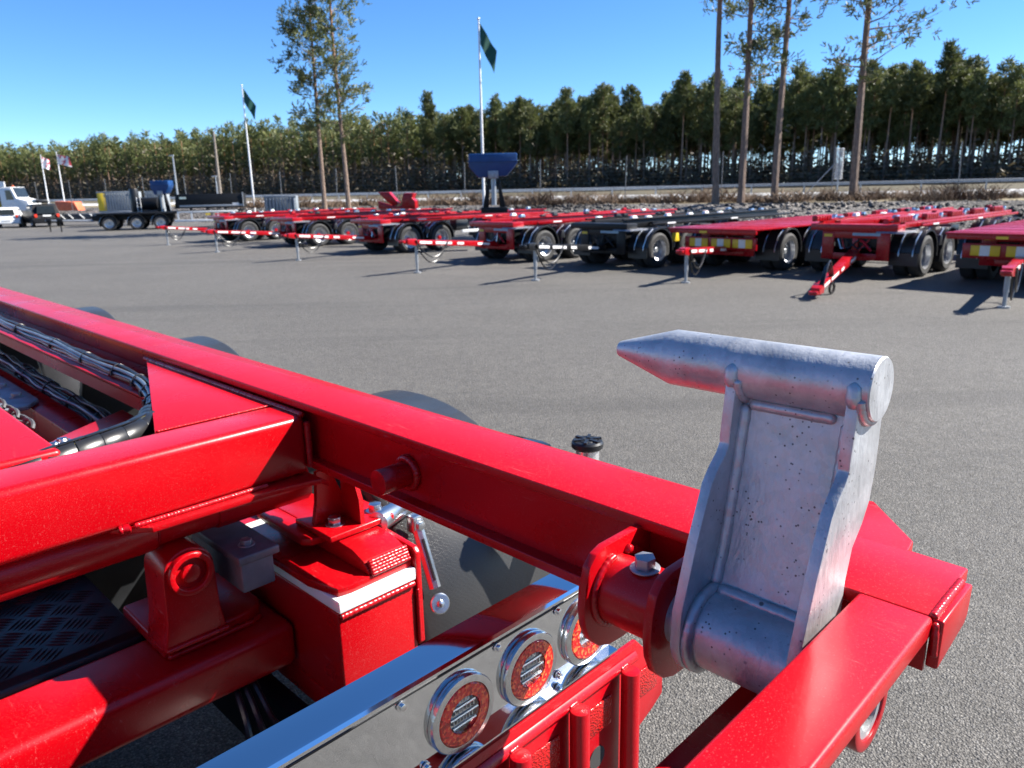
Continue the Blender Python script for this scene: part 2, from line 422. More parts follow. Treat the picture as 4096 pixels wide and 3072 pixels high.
for i, (x, y, d, t, wv) in enumerate(near_lr):
    j = i*5 % 6 if i % 4 else random.randrange(6)
    if not used[j]: r = FP[j]; used[j] = True
    else: r = copy_tree(FP[j])
    s_ = random.choice((.80, .9, .97, 1.03, 1.1, 1.17))*random.uniform(.96, 1.04)*(1.03 if wv < 112 else 1)*np.interp(math.degrees(math.atan2(x, y)), [-34, -20, 0, 18, 34], [.80, .83, .84, .81, .82])
    r.location = (x, y, 1.5); r.rotation_euler = (0, 0, random.uniform(0, 6.28)); r.scale = (s_*random.uniform(.9, 1.1),)*2+(s_,)
    az = math.degrees(math.atan2(x, y))
    side = ('left of the white flagpole pair' if az < -26 else 'behind the black tipper box' if az < -17 else 'behind the two slim tall pines' if az < -9
            else 'behind the tallest white flagpole' if az < 3 else 'right of the blue crane cradle' if az < 13 else 'behind the four tall trunks' if az < 26 else 'at the far right edge')
    tag(r, 'slim pine in the forest edge beyond the road, '+side, 'tree', 'pines of the forest edge '+side)
# the rest of the wood as one mass
VV = []; nv = 0; TB = MB()
protos = [pine(300+i, h=14.5, crown0=.45, spread=1.8, nb=30, tufts=6, tl=.75, twd=.22, trunk_r=.15, ksp=3) for i in range(4)]
for i in range(260):                                        # unseen trees added behind the camera to hide the bright horizon from reflections
    a = random.uniform(R(95), R(285)); q = random.uniform(55, 80); far.append((math.sin(a)*q, math.cos(a)*q, q, 0, 0))
for i, (x, y, d, t, wv) in enumerate(far):
    tb, bm_, V, F = protos[i % 4]; a = random.uniform(0, 6.28); s_ = random.uniform(.66, .98)
    rot = np.array([[math.cos(a), -math.sin(a), 0], [math.sin(a), math.cos(a), 0], [0, 0, 1]])
    VV.append((V@rot.T)*s_+np.array([x, y, 1.5]))
    TB.tube([(x, y, 1.2), (x+.1, y, 8), (x+.15, y, 13)], [.17, .11, .04], 5, False)
V = np.concatenate(VV); o = bpy.data.objects.new('forest', arr_mesh('forest', V, np.arange(len(V)).reshape(-1, 4), NEEDLE)); COL.objects.link(o)
tag(o, 'dense pine forest mass deeper behind the forest edge, with unseen trees added behind the camera', 'forest', kind='stuff')
TB.build('forest_trunks', BARK, o)
o.children[0]['kind'] = 'stuff'
# undergrowth under the pines: young dark spruces and brush
V = []
g = np.random.default_rng(11)
n = 7500
tq = g.uniform(-30, 290, n); wq = g.uniform(98, 150, n)
hq = g.uniform(1.0, 4.2, n)*np.where(g.random(n) < .16, 1.9, 1)*np.where(tq > 60, 1.7, 1)
for i in range(n):
    x, y = tw(tq[i], wq[i]); m = 18
    zc = g.uniform(0, 1, m); rad = (1-zc)*hq[i]*.42+.1; a = g.uniform(0, 6.28, m)
    st = np.stack([x+np.cos(a)*rad*.6, y+np.sin(a)*rad*.6, 1.45+zc*hq[i]], 1)
    dv = np.stack([np.cos(a), np.sin(a), g.uniform(-.1, .9, m)], 1)*.55*g.uniform(.6, 1.2, (m, 1)); sd = np.cross(dv, g.normal(0, 1, (m, 3))); sd /= np.linalg.norm(sd, axis=1)[:, None]; sd *= .13
    V.append(np.stack([st-sd*.5, st+sd*.5, st+dv+sd, st+dv-sd], 1).reshape(-1, 3))
V = np.concatenate(V); o = bpy.data.objects.new('undergrowth', arr_mesh('undergrowth', V, np.arange(len(V)).reshape(-1, 4), NEEDLE_D)); COL.objects.link(o)
tag(o, 'low dark undergrowth between the trunks at the forest edge', 'undergrowth', kind='stuff')

# tall single pines on the bank in front of the road
def px_t(x, y):                                             # pixel of the photograph -> direction
    return _f + _R2*((x-2048)/3020.6) - _U2*((y-1536)/3020.6)
def at_depth(x, y, dep):
    d = px_t(x, y); k = dep/d.y; return Vector((d.x*k, d.y*k, CAM_H+d.z*k))
def on_ground(x, y, z=0):
    d = px_t(x, y); k = (z-CAM_H)/d.z; return Vector((d.x*k, d.y*k, z))
tall = [(1298, 808, 44, 'left of the two slim tall pines left of the tallest flagpole', 13.0, .30, 1.65, .125, 66), (1388, 812, 43, 'right of the two slim tall pines left of the tallest flagpole', 13.2, .26, 1.7, .125, 70),
        (2858, 806, 36, 'leftmost of the four tall pine trunks on the bank at right, almost bare', 19, .56, 1.8, .155, 20),
        (2962, 806, 36, 'second from left of the four tall pines on the bank at right', 17, .26, 2.2, .165, 46),
        (3105, 806, 35.5, 'third from left of the four tall pines on the bank at right', 17, .34, 1.9, .16, 38),
        (3408, 802, 35, 'rightmost of the four tall pines, widest spreading boughs', 17.5, .28, 3.0, .19, 56)]
for i, (px_, py_, dep, lab, h, c0, sp, tr_, nb) in enumerate(tall):
    p = at_depth(px_, py_, dep)
    r = make_pine('tall_pine', 'tall pine: '+lab, 500+i, h=h, crown0=c0, spread=sp, nb=nb, tufts=12 if i < 2 else 18, tl=.26, twd=.055, trunk_r=tr_, lean=.006, ksp=8)
    r.location = (p.x, p.y, 1.05); r['group'] = 'tall pines on the bank'
# bare dry shrubs on the verge
def shrub(seed, h, m):
    rd = random.Random(seed); mb = MB()
    for i in range(m):
        a = rd.uniform(0, 6.28); q = rd.uniform(.1, .9); b = (rd.uniform(-.6, .6), rd.uniform(-.4, .4), 0); L = h*rd.uniform(.4, 1)
        p1 = (b[0]+math.cos(a)*q*L*.4, b[1]+math.sin(a)*q*L*.4, L*.6); p2 = (p1[0]+math.cos(a+rd.uniform(-1, 1))*L*.3, p1[1]+math.sin(a+rd.uniform(-1, 1))*L*.3, L)
        mb.tube([b, p1, p2], [.014, .010, .004], 3, False)
    return mb.mesh('dry_shrub', TWIG, smooth=0)
SH = [shrub(i, (.55, .8, 1.0)[i], (110, 140, 170)[i]) for i in range(3)]
for i in range(64):
    az = -19+i*.83; wv = random.uniform(36.8, 39.6); tn = math.tan(R(az)); k = wv/(WW.x*tn+WW.y); x, y = tn*k, k
    o = bpy.data.objects.new('dry_shrub', SH[i % 3]); COL.objects.link(o); o.location = (x, y, 1.14); o.rotation_euler = (0, 0, random.uniform(0, 6)); o.scale = (random.uniform(1., 1.9), random.uniform(1, 1.6), random.uniform(.45, .9))
    side = 'left of the tallest flagpole' if az < -4 else 'between tallest flagpole and four tall pines' if az < 15 else 'under and right of the four tall pines'
    tag(o, 'leafless brown shrub on the verge, '+side, 'shrub', 'dry shrubs on the verge '+side)

# ------------------------------------------------------------------ road furniture, fence, poles
gr = thing('guardrail', 'long galvanised guardrail along the far side of the pale road', 'guardrail', (*tw(40, 63.6), 1.25), math.atan2(TT.y, TT.x))
mb = MB(); prof = [(-.03, .48), (.03, .52), (-.02, .58), (-.02, .64), (.03, .70), (-.03, .74), (-.05, .74), (0, .70), (-.04, .64), (-.04, .58), (0, .52), (-.05, .48)]
mb.prism(prof, 'x', -110, 260).build('rail', STEEL_GREY, gr, smooth=0)
pm = MB().box(-.05, .05, .05, .12, -.6, .66).mesh('rail_post', STEEL_GREY)
for i in range(90):
    o = bpy.data.objects.new('rail_post', pm); COL.objects.link(o); o.location = (-105+i*4, 0, 0); link_child(o, gr)
FENCE_GREY = plain('weathered_zinc', (.16, .17, .18), .6, .3, .15)
fn = thing('mesh_fence', 'tall grey wire mesh fence with thin posts along the verge', 'fence', (*tw(0, 39.4), 1.2), math.atan2(TT.y, TT.x))
pm = MB().cyl((0, 0, -.3), (0, 0, 2.4), .024, n=8).mesh('fence_post', FENCE_GREY)
for i in range(42):
    o = bpy.data.objects.new('fence_post', pm); COL.objects.link(o); o.location = (-36+i*5.2, 0, 0); link_child(o, fn)
    o.rotation_euler = (random.uniform(-.03, .03), random.uniform(-.03, .03), 0)
mb = MB()
for i in range(12): mb.box(-36, 178, -.0025, .0025, .1+i*.19, .105+i*.19)
o = mb.build('wire', FENCE_GREY, fn, smooth=0); o['kind'] = 'stuff'
def flag_cloth(seed, wd, ht, hang, design):
    """limp flag hanging from its top corner, real cloth folds"""
    nx, nz = 14, 16; vs_ = []; 
    for j in range(nz+1):
        for i in range(nx+1):
            a = i/nx; b = j/nz
            x = wd*a*(1-hang*.8)+wd*a*hang*.35; z = -ht*b-wd*a*hang*.95
            y = .11*wd*math.sin(a*9+b*2.5+seed)*a**.6
            vs_.append((x*(1-.18*b*hang), y, z))
    k = nx+1; fs = [(j*k+i, j*k+i+1, (j+1)*k+i+1, (j+1)*k+i) for j in range(nz) for i in range(nx)]
    return MB().add(vs_, fs).add([(p[0], p[1]+.004, p[2]) for p in vs_], fs)
def flag_mat(name, base, mark, thr=.55):
    t = NT(name); v = t.mapping((1, .01, 1))
    m = t.ramp(t.noise(2.4, 2, .5, v), [(thr, 0.), (thr+.04, 1.)])
    t.set(Base_Color=t.mix(m, base, mark), Roughness=.7); return t.m
GREENF = flag_mat('green_flag', (.008, .075, .055), (.45, .55, .50), .64)
REDWF = flag_mat('red_white_flag', (.72, .70, .70), (.52, .04, .07), .50)
def flagpole(px_b, dep, top_y, label, fmat, fw, fh, hang, zb=0., rz=0.):
    b = at_depth(px_b[0], px_b[1], dep); d = px_t(px_b[0], top_y); 
    top = at_depth(px_b[0], top_y, dep).z
    r = thing('flagpole', label, 'flagpole', (b.x, b.y, zb), 0, 'white flagpoles')
    h = top-zb
    pole = MB().tube([(0, 0, 0), (0, 0, h*.5), (0, 0, h)], [.075, .06, .035], 12).build('pole', WHITEP, r)
    MB().lathe([(0, .10), (.05, .085), (.07, .04), (.05, 0), (.02, -.02)], (0, 0, h), (0, 0, 1), 12).build('finial', WHITEP, pole)
    MB().box(-.2, .2, -.2, .2, 0, .12).build('base', plain('concrete', (.35, .34, .32), .9), r, .01)
    f = flag_cloth(px_b[0], fw, fh, hang, 0).build('flag', fmat, r, smooth=80); f.location = (.05, 0, h-.12); f.rotation_euler = (0, 0, rz)
    return r
flagpole((1937, 848), 38, 78, 'tallest white flagpole with limp dark green flag behind the red trailers', GREENF, 1.35, .95, .98, 0, R(5))
flagpole((1018, 833), 56, 342, 'white flagpole with limp dark green flag behind the black tipper box', GREENF, 1.35, .95, .95, 0, R(5))
flagpole((266, 858), 86, 611, 'right one of the left pair of white flagpoles, red and white flag flying', REDWF, 1.6, 1.05, .22, 0, R(-5))
flagpole((199, 840), 96, 622, 'left one of the left pair of white flagpoles, red and white flag drooping', REDWF, .95, 1.3, .35, 0, R(20))
def lamp_post(px_b, dep, top_y, label, mat, head=True, r=.06, zb=0.):
    b = at_depth(*px_b, dep); h = at_depth(px_b[0], top_y, dep).z-zb
    o = thing('lamp_post', label, 'lamp post', (b.x, b.y, zb))
    MB().tube([(0, 0, 0), (0, 0, h)], [r*1.2, r*.7], 10).build('post', mat, o)
    if head: MB().prism([(-.45, -.02), (.12, -.02), (.12, .10), (-.3, .08)], 'y', -.12, .12).build('lamp_head', STEEL_GREY, o, .01).location = (0, 0, h)
    return o
WOOD = plain('weathered_pole', (.20, .17, .14), .85, 0, .2)
lamp_post((712, 790), 88, 623, 'grey street lamp beside the blue crane cradle at left', STEEL_GREY, r=.10)
lamp_post((884, 790), 80, 525, 'tall weathered wooden pole in front of the forest behind the black tipper box', WOOD, False, .13, 1.4)
lamp_post((872, 790), 84, 706, 'short pale lamp post right of the tall wooden pole', STEEL_GREY, True, .07, 1.4)
# ribbed white marker mast with its stay, right of centre on the verge
b = at_depth(3345, 800, 38); mst = thing('marker_mast', 'pale ribbed marker mast with slanting stay between the tall pines', 'mast', (b.x, b.y, 1.12))
MB().cyl((0, 0, 0), (0, 0, 2.3), .035, n=8).build('post', STEEL_GREY, mst)
for s_ in (-.11, .11):
    mb = MB()
    for i in range(18): mb.lathe([(.03, 0), (.085, .02), (.085, .045), (.03, .06)], (s_, 0, 1.0+i*.082), (0, 0, 1), 10)
    mb.build('ribbed_tube', WHITEP, mst)
MB().cyl((-1.75, 0, .1), (-.05, 0, 1.9), .02, n=6).build('stay', STEEL_GREY, mst)

# ------------------------------------------------------------------ trailers parked in the row
WR = .44
def wheel_parts(root, x, y, side, hubmat, dual=True, guard=True):
    """side: -1 outer face towards -y, +1 towards +y"""
    t = MB()
    for k in ((0, 1) if dual else (0,)):
        yo = y-side*(.30*k)
        t.lathe([(.27, -.12), (.37, -.135), (.425, -.11), (WR, -.07), (WR, .07), (.425, .11), (.37, .135), (.27, .12)], (x, yo, WR), (0, 1, 0), 28)
    w_ = t.build('wheel', RUBBER, root)
    MB().lathe([(.275, .125), (.262, .12), (.255, .02), (.20, -.02), (.19, -.07), (.12, -.075), (.115, -.04), (.0, -.035)], (x, y, WR), (0, side, 0), 26).build('rim', STEELRIM, w_)
    MB().lathe([(.075, -.08), (.075, .015), (.055, .03), (0, .03)], (x, y, WR), (0, side, 0), 16).build('hub', hubmat, w_)
    if guard:
        m = MB(); n = 16; yo = y+side*.16; yi = y-side*.46
        a0, a1 = (R(-5), R(172))
        V_ = []
        for i in range(n+1):
            a = a0+(a1-a0)*i/n
            for (yy, rr) in ((yo, .50), (yo, .53), (yi, .53), (yi, .50)): V_.append((x+math.cos(a)*rr, yy, WR+.02+math.sin(a)*rr))
        F_ = [(i*4+j, (i+1)*4+j, (i+1)*4+(j+1) % 4, i*4+(j+1) % 4) for i in range(n) for j in range(4)]+[(0, 1, 2, 3), (n*4+3, n*4+2, n*4+1, n*4)]
        gd = m.add(V_, F_).build('mudguard', BLACKPL, root, smooth=50)
        MB().box(x-.545, x-.53, min(yo, yi)+.02, max(yo, yi)-.02, .26, .52).build('flap', BLACKPL, gd)
        for q in (.12, .40):
            yy = y+side*.16-side*q
            MB().tube([(x-.20, yy, WR+.52), (x-.44, yy, WR+.36), (x-.56, yy, WR+.12), (x-.57, yy, WR+.02)], .014, 6).build('strap', ZINC, gd)
def drawbar(root, mat, x0, z0, x1, z1, leg=True, wid=.075, turn=0.):
    c, s_ = math.cos(turn), math.sin(turn)
    def P(x, y, z): return (x0+(x-x0)*c-y*s_, (x-x0)*s_+y*c, z)
    def lp(k): return x0+(x1-x0)*k, z0+(z1-z0)*k
    def seg(mb, k0, k1, w0, w1, h0, h1):
        (xa, za), (xb, zb) = lp(k0), lp(k1)
        mb.add([P(xa, -w0, za-h0), P(xa, w0, za-h0), P(xa, w0, za+h0), P(xa, -w0, za+h0), P(xb, -w1, zb-h1), P(xb, w1, zb-h1), P(xb, w1, zb+h1), P(xb, -w1, zb+h1)],
               [(0, 1, 2, 3), (4, 7, 6, 5), (0, 4, 5, 1), (1, 5, 6, 2), (2, 6, 7, 3), (3, 7, 4, 0)]); return mb
    bar = seg(seg(MB(), 0, .5, wid*1.5, wid*1.05, .075, .07), .5, .93, wid*1.02, wid*.8, .068, .055).build('drawbar', mat, root, .008)
    xa, za = lp(.95); hd = MB()
    seg(hd, .92, 1.0, wid*1.25, wid*1.0, .085, .06)
    hd.lathe([(.045, -.03), (.085, -.03), (.085, .03), (.045, .03)], P(*((lambda q: (q[0], 0, q[1]))(lp(1.035)))), (0, 0, 1), 16, True)
    hd.build('coupling_head', mat, bar, .005)
    for k0, k1 in ((.12, .26), (.42, .49), (.55, .72), (.76, .88)):
        tp = MB(); e = .0025
        for sgn in (-1, 1):
            (xb, zb), (xc, zc) = lp(k0), lp(k1); wA = wid*(1.5-.9*k0 if k0 < .5 else 1.02-.5*(k0-.5))+e; wB = wid*(1.5-.9*k1 if k1 < .5 else 1.02-.5*(k1-.5))+e
            tp.add([P(xb, sgn*wA, zb-.03), P(xc, sgn*wB, zc-.03), P(xc, sgn*wB, zc+.03), P(xb, sgn*wA, zb+.03)], [(0, 1, 2, 3)])
            tp.add([P(xb, sgn*(wA+.003), zb-.03), P(xc, sgn*(wB+.003), zc-.03), P(xc, sgn*(wB+.003), zc+.03), P(xb, sgn*(wA+.003), zb+.03)], [(0, 1, 2, 3)])
        tp.build('reflective_tape', WHITE_TAPE, bar, smooth=0)
    if leg:
        xl, zl = lp(.90)
        l_ = MB(); l_.cyl(P(xl, 0, .03), P(xl, 0, zl), .032, n=10); l_.cyl(P(xl, 0, .25), P(xl, 0, zl-.03), .042, n=10); l_.cyl(P(xl, 0, 0), P(xl, 0, .03), .09, n=14)
        lg = l_.build('support_leg', STEEL_GREY, root)
        MB().tube([P(xl+.02, .03, zl-.2), P(xl+.16, .03, zl-.22), P(xl+.17, .03, zl-.34)], .012, 6).build('crank', STEEL_GREY, lg)
        xb, zb = lp(.93); xc, zc = lp(.60)
        for q in (0, 1):
            pts = [P(xb+(xc-xb)*k, -.06-.05*q, zb+.05+(zc-zb)*k-(.55-.14*q)*math.sin(k*math.pi)**.8) for k in [i/14 for i in range(15)]]
            MB().tube(pts, .016, 6).build('air_hose', HOSE, bar)
    else:
        xb, zb = lp(.95); xc, zc = lp(.72)
        for q in (0, 1, 2):
            pts = [P(xb+(xc-xb)*k, -.03-.03*q, zb+.06+(zc-zb)*k+(.26+.05*q)*math.sin(k*math.pi)) for k in [i/12 for i in range(13)]]
            MB().tube(pts, .015, 6).build('air_hose', HOSE, bar)
        MB().lathe([(.075, -.018), (.11, -.018), (.11, .018), (.075, .018)], P(lp(.80)[0], -.14, .12), (0, 1, 0), 18, True).build('hose_coil', HOSE, bar)
PR = random.Random(5)
def trailer(name, label, kind, mat, loc, az=47., leg=True, turn=0., draw_to=(-2.75, .66), pockets=False, L=7.0, hub=None):
    r = thing(name, label, 'trailer', loc, R(90-az), 'drawbar trailers parked in the row')
    hub = hub or mat
    for s_ in (-1, 1):
        for x in (0, 1.32): wheel_parts(r, x, s_*1.07, s_, hub)
        for x in (L-1.9, L-.6): wheel_parts(r, x, s_*1.07, s_, hub)
    for x in (0, 1.32, L-1.9, L-.6): MB().cyl((x, -.9, WR), (x, .9, WR), .06, n=10).build('axle', BLACKP, r)
    # front bogie frame with pierced front plate
    fp = MB(); x0 = -.80
    for y0, y1, z0, z1 in ((-.72, -.46, .36, .98), (.46, .72, .36, .98), (-.46, .46, .36, .50), (-.46, .46, .82, .98), (-.06, .06, .5, .82)):
        fp.box(x0, x0+.05, y0+.0005, y1-.0005, z0, z1)
    fpo = fp.build('front_plate', mat, r, .006)
    MB().tube([(x0-.01, -.36, .56), (x0-.03, -.20, .74), (x0-.01, -.12, .78)], .03, 8).build('brake_valve', mat, fpo)
    MB().cyl((x0+.1, .22, .6), (x0+.1, .22, .76), .07, n=12).build('air_bellow', BLACKPL, fpo)
    MB().box(x0-.006, x0-.002, -.52, .06, .875, .935).build('blue_white_label', plain('label_blue', (.25, .42, .60), .4), fpo)
    MB().box(x0-.006, x0-.002, .50, .68, .84, .90).build('yellow_label', YELLOWP, fpo)
    MB().box(-.745, 2.0, -.46, .46, .62, .90).build('bogie_frame', BLACKP, r, .02)
    for q in range(5):
        ya = PR.uniform(-.42, .42); yb = PR.uniform(-.42, .42)
        MB().tube([(x0-.01, ya, .8), (x0-.05, (ya+yb)/2, PR.uniform(.5, .62)), (x0-.01, yb, PR.uniform(.5, .8))], .016, 6).build('brake_line', PR.choice((HOSE, mat, ZINC)), fpo)
    MB().lathe([(.52, 0), (.58, 0), (.58, .06), (.52, .06)], (.66, 0, .905), (0, 0, 1), 30, True).build('turntable', BLACKP, r)
    if kind == 'frame':
        for s_ in (-1, 1):
            MB().box(-.55, L, s_*.52-.07, s_*.52+.07, 1.0, 1.18).build('frame_rail', mat, r, .01)
            g_ = MB().box(-.75, L+.1, s_*.60-.03, s_*.60+.03, 1.182, 1.225); go = g_.build('guide_rail', mat, r, .008)
            for x in (-.4, .35, .9, 2.1, 2.6, 3.7, 4.2, 5.2, 5.8):
                x += PR.uniform(-.2, .2); hq_ = PR.uniform(.03, .09)
                MB().prism([(x, 1.227), (x+.24, 1.227), (x+.18, 1.227+hq_), (x+.06, 1.227+hq_)], 'y', s_*.60-.05, s_*.60+.05).build('slide_pad', PR.choice((WHITEPL, ZINC, BLACKPL, mat)), go, .01)
            sb = MB().box(-.2, L-.2, s_*1.10-.025, s_*1.10+.025, 1.06, 1.115).build('side_rail', mat, r, .008)
            for x in (.4, 3.4):
                MB().box(x, x+.35, s_*1.127-.0015, s_*1.127+.0015, 1.07, 1.105).build('reflective_tape', WHITE_TAPE, sb)
                MB().box(x-.05, x+.03, min(s_*.6, s_*1.1), max(s_*.6, s_*1.1), 1.07, 1.11).build('outrigger', BLACKP, sb)
            MB().box(2.3, 4.6, s_*1.12-.02, s_*1.12+.02, .55, .65).build('side_guard', PR.choice((WHITEP, mat, STEEL_GREY)), r, .006)
            MB().box(2.2, 2.75, s_*.75-.18, s_*.75+.18, .62, .98).build('dark_under_box', BLACKPL, r, .02)
            MB().prism([(.60, .62), (.80, .62), (.76, .84), (.66, .84)], 'y', s_*1.16-.06, s_*1.16+.06).build('wheel_chock', YELLOWP if mat is BLACKP else BLACKPL, r, .01)
        MB().box(-.98, -.56, -.92, .92, .985, 1.12).build('front_beam', mat, r, .015)
        MB().prism([(-1.02, .95), (-.3, .95), (-.3, .985), (-.98, .985)], 'y', -1.05, -.5).build('step_plate', DULL_ALU, r)
        for x in (1.6, 3.4, 5.2): MB().box(x, x+.14, -.45, .45, 1.02, 1.12).build('cross_beam', mat, r, .008)
        if pockets:
            for s_ in (-1, 1):
                for x in (-.95, .6, 2.2, 3.8, 5.4):
                    pk = MB().box(x, x+.75, s_*.86-.05, s_*.86+.05, 1.165, 1.29).build('stake_pocket', RED_CLEAN, r, .006)
                    for q in range(6): MB().box(x+.02+q*.125, x+.08+q*.125, s_*.86-.062, s_*.86+.062, 1.19, 1.275).build('rib', RED_CLEAN, pk)
                    MB().prism([(x+.9, 1.165), (x+1.05, 1.165), (x+1.02, 1.28), (x+.93, 1.28)], 'y', s_*.86-.05, s_*.86+.05).build('stake_bracket', ZINC, r, .006)
                MB().box(-.6, L, s_*.86-.05, s_*.86+.05, 1.04, 1.16).build('outer_rail', mat, r, .01)
    else:
        PINK = RED_CLEAN
        dk = MB().prism([(-1.55, -1.15), (L, -1.25), (L, 1.25), (-1.55, 1.15)], 'z', .985, 1.02).build('deck', PINK, r, .005)
        MB().box(-1.50, -1.43, -1.14, 1.14, .90, .984).build('deck_edge_beam', mat, r, .006)
        for i in range(8): MB().box(-1.3+i*.95, -1.24+i*.95, -1.16, 1.16, 1.021, 1.027).build('deck_rib', PINK, dk)
        for s_ in (-1, 1): MB().box(-.9, L-.1, s_*.5-.06, s_*.5+.06, .85, .984).build('frame_rail', mat, r, .01)
        bb = MB().box(-1.12, -1.06, -.95, .95, .52, .80).build('board_carrier', mat, r, .008)
        k = 0
        for y0 in (-.86, -.30, .30):
            MB().box(-1.145, -1.125, y0, y0+.5, .57, .765).build('marker_board', YELLOW, bb, .01)
            MB().box(-1.150, -1.146, y0+.17, y0+.34, .571, .764).build('white_panel', WHITE_TAPE, bb)
        MB().box(-1.509, -1.502, .1, .3, .915, .965).build('yellow_label', YELLOWP, dk)
    drawbar(r, mat, -.78, .50, draw_to[0], draw_to[1], leg, turn=turn)
    return r
def tw_place(wx, wy, az):                         # the near front wheel stands at (wx, wy): the axle centre is 1.2 m along +y_local
    a = R(90-az); return (wx-math.sin(a)*1.07, wy+math.cos(a)*1.07, 0)
BLK = BLACKP
trailer('drawbar_trailer', 'red trailer farthest left in the row, half hidden by its neighbour', 'frame', RED_CLEAN, tw_place(-11.6, 34.4, 47), 47, turn=R(4), draw_to=(-3.5, .76))
trailer('drawbar_trailer', 'red trailer second from left in the row, right of the grey box container', 'frame', RED_CLEAN, tw_place(-7.4, 30.0, 47), 47, turn=R(6), draw_to=(-4.1, .76))
trailer('drawbar_trailer', 'red trailer third from left carrying the red cradle', 'frame', RED_CLEAN, tw_place(-3.36, 25.76, 47), 47, turn=R(8), draw_to=(-4.1, .78))
trailer('drawbar_trailer', 'red trailer in front of the blue crane cradle, left of the black trailer', 'frame', RED_CLEAN, tw_place(.94, 21.54, 47), 47, turn=R(10), draw_to=(-4.4, .80), hub=STEEL_GREY)
trailer('drawbar_trailer', 'the only black trailer of the row, grey taped drawbar', 'frame', BLK, tw_place(3.69, 19.23, 47), 47, turn=R(11), draw_to=(-4.2, .78), hub=STEEL_GREY)
trailer('flat_trailer', 'red flat deck trailer with yellow and white boards right of the black trailer', 'flat', RED_CLEAN, tw_place(6.5, 18.0, 47), 47, turn=R(14), draw_to=(-3.8, .68), hub=STEEL_GREY)
trailer('drawbar_trailer', 'red trailer with its drawbar lowered onto the asphalt', 'frame', RED_CLEAN, tw_place(8.75, 16.2, 47), 47, leg=False, turn=R(14), draw_to=(-4.6, .14), pockets=True, hub=STEEL_GREY)
trailer('flat_trailer', 'red flat deck trailer with yellow boards at the right edge, coiled hoses on its drawbar', 'flat', RED_CLEAN, tw_place(11.0, 14.1, 47), 47, turn=R(10), draw_to=(-4.2, .60), hub=STEEL_GREY)

# red cradle standing on the third trailer
p = at_depth(1590, 838, 29.5)
cr = thing('cradle', 'bright red V shaped cradle standing on the third red trailer', 'cradle', (p.x, p.y, 1.37), R(-4))
MB().prism([(-.72, 0), (.72, 0), (.72, .12), (.25, .16), (0, .07), (-.3, .17), (-.72, .30)], 'y', -.05, .05).build('front_plate', RED_CLEAN, cr, .01)
MB().prism([(-.72, .62), (-.30, .62), (.02, .22), (-.15, .10), (-.45, .32)], 'y', .06, .55).build('left_wing', RED_CLEAN, cr, .012)
MB().prism([(.22, .0), (.72, .0), (.72, .28), (.60, .38), (.68, .56), (.30, .58), (.22, .34)], 'y', -.16, .5).build('right_post', RED_CLEAN, cr, .012)

def crane_cradle(px_c, y_top, y_bot, dep, label, width):
    """blue hooded cradle on a black mast"""
    p = at_depth(px_c, y_bot, dep); zt = at_depth(px_c, y_top, dep).z; h = zt-p.z
    r = thing('crane_cradle', label, 'crane', (p.x, p.y, p.z), 0, 'blue crane cradles')
    w_ = width/2; hh = h*.40
    hood = MB().prism([(-w_, h), (w_, h), (w_*.98, h-hh*.45), (w_*.55, h-hh*.95), (-w_*.62, h-hh), (-w_, h-hh*.55)], 'y', -.35, .45).build('hood', BLUE, r, .04)
    MB().box(-w_*1.02, w_*1.02, -.38, .48, h-hh*.36, h-hh*.30).build('rim', BLUE, hood, .01)
    MB().box(-.17, .17, -.42, -.351, h-hh*1.05, h-hh*.72).build('bracket', DULL_ALU, r, .01)
    MB().cyl((0, -.28, .25), (0, -.28, h-hh*1.0), .085, n=16).build('lift_cylinder', STEEL_GREY, r)
    MB().prism([(-.42, 0), (-.20, h*.58), (-.16, h-hh*.9), (-.12, h-hh*.9), (-.2, 0)], 'y', -.2, .1).build('left_post', BLACKP, r, .01)
    MB().prism([(.42, 0), (.20, h*.58), (.16, h-hh*.9), (.12, h-hh*.9), (.2, 0)], 'y', -.2, .1).build('right_post', BLACKP, r, .01)
    MB().box(-.45, .45, -.3, .3, 0, .18).build('base', BLACKP, r, .01)
    return r
crane_cradle(1978, 615, 850, 26.5, 'blue hooded crane cradle on black mast in front of the tallest flagpole', 1.62)
crane_cradle(662, 722, 862, 51, 'smaller blue hooded crane cradle above the black three axle trailer', 1.2)

# ------------------------------------------------------------------ things at the far left of the yard
bt = thing('three_axle_trailer', 'black three axle trailer with twin long drawbars at left', 'trailer', (*on_ground(560, 917).xy, 0), R(16))
for i, x in enumerate((-1.55, .05, 1.45)):
    wheel_parts(bt, x, -1.0, -1, STEEL_GREY, dual=False)
    wheel_parts(bt, x, 1.0, 1, STEEL_GREY, dual=False)
MB().box(-2.6, 2.2, -.55, .55, .62, .95).build('chassis', BLACKP, bt, .03)
MB().box(-2.2, 2.4, -1.15, 1.15, .955, 1.08).build('deck', BLACKP, bt, .02)
for i, y in enumerate((-.5, .5)):
    MB().tube([(-2.5, y, .62), (-4.6-.9*i, y*1.1, .70)], .06, 8).build('drawbar', STEEL_GREY, bt)
    MB().cyl((-4.4-.9*i, y*1.1, 0), (-4.4-.9*i, y*1.1, .7), .04, n=8).build('support_leg', BLACKP, bt)
    MB().box(-4.55-.9*i, -4.25-.9*i, y*1.1-.1, y*1.1+.1, .6, .8).build('coupling_head', BLACKP, bt, .01)
wh = MB().box(2.5, 6.2, -1.22, -1.16, .98, 1.08).build('side_guard', WHITEP, bt, .01)
MB().box(2.3, 6.1, -1.22, -1.16, .42, .56).build('lower_guard', WHITEP, wh, .01)
for x in (2.5, 3.3, 4.9): MB().box(x, x+.1, -1.215, -1.165, .57, .975).build('guard_post', WHITEP, wh)
MB().box(4.2, 4.5, -1.228, -1.222, .8, .93).build('yellow_label', YELLOWP, wh)
